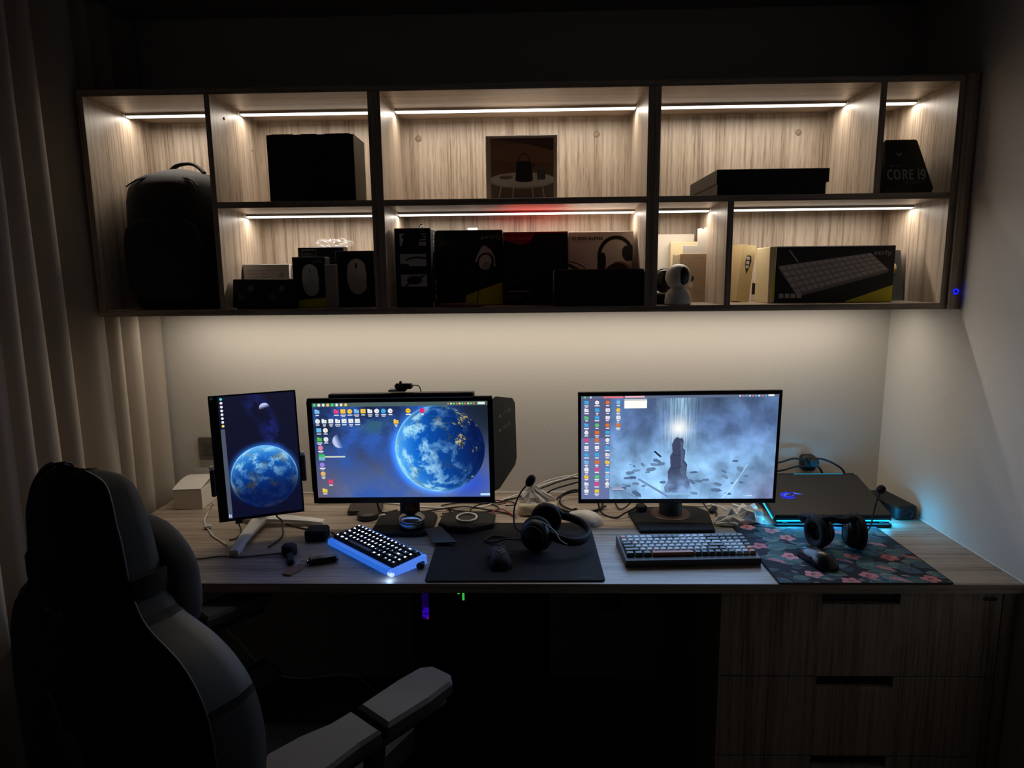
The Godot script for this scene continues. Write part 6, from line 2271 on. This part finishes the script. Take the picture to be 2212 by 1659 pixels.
	cable("red lead looping beside the headset microphone", [V(-0.135, 0.757, 0.285), V(-0.126, 0.758, 0.24), V(-0.118, 0.759, 0.212), V(-0.095, 0.759, 0.2), V(-0.07, 0.757, 0.23), V(-0.045, 0.7545, 0.272)], 0.002, M.red_lead)
	cable("dark red lead at the back of the tangle", [V(-0.21, 0.7535, 0.10), V(-0.16, 0.760, 0.108), V(-0.10, 0.768, 0.14), V(-0.085, 0.770, 0.17), V(-0.11, 0.771, 0.185)], 0.0022, M.darkred)
	cable("black lead hanging from the middle monitor's underside", [V(-0.50, 0.86, 0.31), V(-0.497, 0.82, 0.30), V(-0.496, 0.78, 0.27), V(-0.49, 0.7545, 0.22), V(-0.455, 0.7535, 0.19)], 0.003, bl)
	t = thing("usb_plug", "small bright metal plug beside the round puck", "plug", V(-0.466, DT, 0.246), 0.5)
	st = begin()
	rbox(st, V(0.03, 0.009, 0.012), V(0, 0.005, 0), 0.002)
	part("plug_tip", st, M.steel, t)
	st = begin()
	rbox(st, V(0.022, 0.012, 0.016), V(-0.026, 0.0064, 0), 0.004)
	part("plug_body", st, M.white, t)
	# round the portrait monitor
	cable("white cable with a cable knot, left of the portrait monitor", [V(-1.06, 0.80, 0.25), V(-1.082, 0.772, 0.24), V(-1.08, 0.756, 0.28), V(-1.05, 0.7535, 0.335), V(-1.015, 0.7535, 0.38), V(-0.985, 0.7535, 0.42), V(-0.945, 0.7535, 0.456), V(-0.91, 0.7535, 0.49)], 0.0026, wh)
	t = thing("cable_knot", "white cable clip on the cable left of the portrait monitor", "clip", V(-1.035, DT, 0.353), 0.4)
	st = begin()
	rbox(st, V(0.024, 0.014, 0.014), V(0, 0.0075, 0), 0.004)
	part("clip_body", st, M.white, t)
	cable("grey-brown cable hanging at the left of the white tripod", [V(-0.93, 0.83, 0.40), V(-0.938, 0.79, 0.36), V(-0.925, 0.756, 0.36), V(-0.907, 0.7535, 0.40), V(-0.905, 0.7535, 0.44), V(-0.92, 0.7535, 0.452)], 0.0024, M.brown_lead)
	cable("thin brown cable knotted under the right of the portrait monitor", [V(-0.80, 0.84, 0.388), V(-0.80, 0.80, 0.372), V(-0.795, 0.778, 0.35), V(-0.785, 0.76, 0.37), V(-0.77, 0.7535, 0.41), V(-0.768, 0.7535, 0.455), V(-0.778, 0.7535, 0.505)], 0.0024, M.brown_lead)
	cable("black cable from the tripod to the squat black block", [V(-0.79, 0.757, 0.33), V(-0.75, 0.7535, 0.345), V(-0.71, 0.7535, 0.365), V(-0.685, 0.7565, 0.385)], 0.0024, bl)
	cable("thin dark cable lying along the desk near its front left edge", [V(-1.02, 0.7525, 0.61), V(-0.938, 0.7525, 0.583), V(-0.888, 0.7525, 0.568), V(-0.831, 0.7525, 0.574), V(-0.77, 0.7525, 0.558), V(-0.72, 0.7525, 0.545)], 0.0017, M.brown_lead)
	cable("short black keyboard cable beside the squat black block", [V(-0.62, 0.757, 0.40), V(-0.60, 0.7535, 0.415), V(-0.575, 0.756, 0.43), V(-0.555, 0.76, 0.432)], 0.003, bl)
	# right of the right monitor
	cable("thin black cables by the crumpled white wrapper", [V(0.58, 0.84, 0.26), V(0.585, 0.79, 0.16), V(0.60, 0.757, 0.19), V(0.622, 0.7545, 0.225), V(0.612, 0.7535, 0.25)], 0.0022, bl)
	cable("pale cream cable on the desk behind the octagonal foot", [V(0.50, 0.7535, 0.13), V(0.545, 0.7535, 0.15), V(0.59, 0.7535, 0.155), V(0.63, 0.7535, 0.14)], 0.0034, M.cream)
	cable("white cable behind the crumpled white wrapper", [V(0.60, 0.7535, 0.12), V(0.64, 0.757, 0.16), V(0.67, 0.7535, 0.20), V(0.69, 0.7535, 0.25)], 0.0022, wh)
	t = thing("inline_switch", "small black switch on a cable beside the crumpled white wrapper", "switch", V(0.615, DT, 0.205), 1.0)
	st = begin()
	rbox(st, V(0.045, 0.016, 0.022), V(0, 0.0085, 0), 0.006)
	part("switch_body", st, M.black_matt, t)
	cable("black cable from the right monitor to the wall adapter, upper one", [V(0.72, 0.90, 0.12), V(0.80, 0.885, 0.07), V(0.88, 0.876, 0.05), V(0.94, 0.890, 0.045), V(0.978, 0.885, 0.05)], 0.0034, bl)
	cable("black cable from the right monitor to the wall adapter, lower one", [V(0.74, 0.82, 0.07), V(0.82, 0.835, 0.055), V(0.90, 0.85, 0.055), V(0.95, 0.862, 0.05), V(0.98, 0.862, 0.05)], 0.0034, bl)
	cable("black cable arching from the wall adapter down behind the laptop's right half", [V(1.01, 0.895, 0.06), V(1.04, 0.89, 0.06), V(1.08, 0.872, 0.055), V(1.115, 0.845, 0.05), V(1.13, 0.80, 0.05), V(1.13, 0.755, 0.05)], 0.0036, bl)
	cable("black cable dropping straight from the wall adapter behind the laptop", [V(1.01, 0.872, 0.06), V(1.025, 0.86, 0.055), V(1.04, 0.84, 0.05), V(1.05, 0.80, 0.05), V(1.05, 0.755, 0.05)], 0.0036, bl)
	cable("black cable sagging from the right monitor to behind the laptop", [V(0.74, 0.86, 0.09), V(0.80, 0.845, 0.05), V(0.86, 0.822, 0.04), V(0.90, 0.79, 0.035), V(0.91, 0.7545, 0.035)], 0.0045, bl)
	# under the desk
	cable("thin white cable hanging under the desk behind the gaming chair", [V(-1.11, 0.56, 0.12), V(-1.10, 0.40, 0.16), V(-1.085, 0.33, 0.2), V(-1.03, 0.26, 0.2), V(-0.98, 0.19, 0.2), V(-0.93, 0.148, 0.2), V(-0.84, 0.128, 0.2), V(-0.757, 0.133, 0.2), V(-0.69, 0.14, 0.19), V(-0.62, 0.10, 0.16), V(-0.55, 0.004, 0.14)], 0.0035, wh)
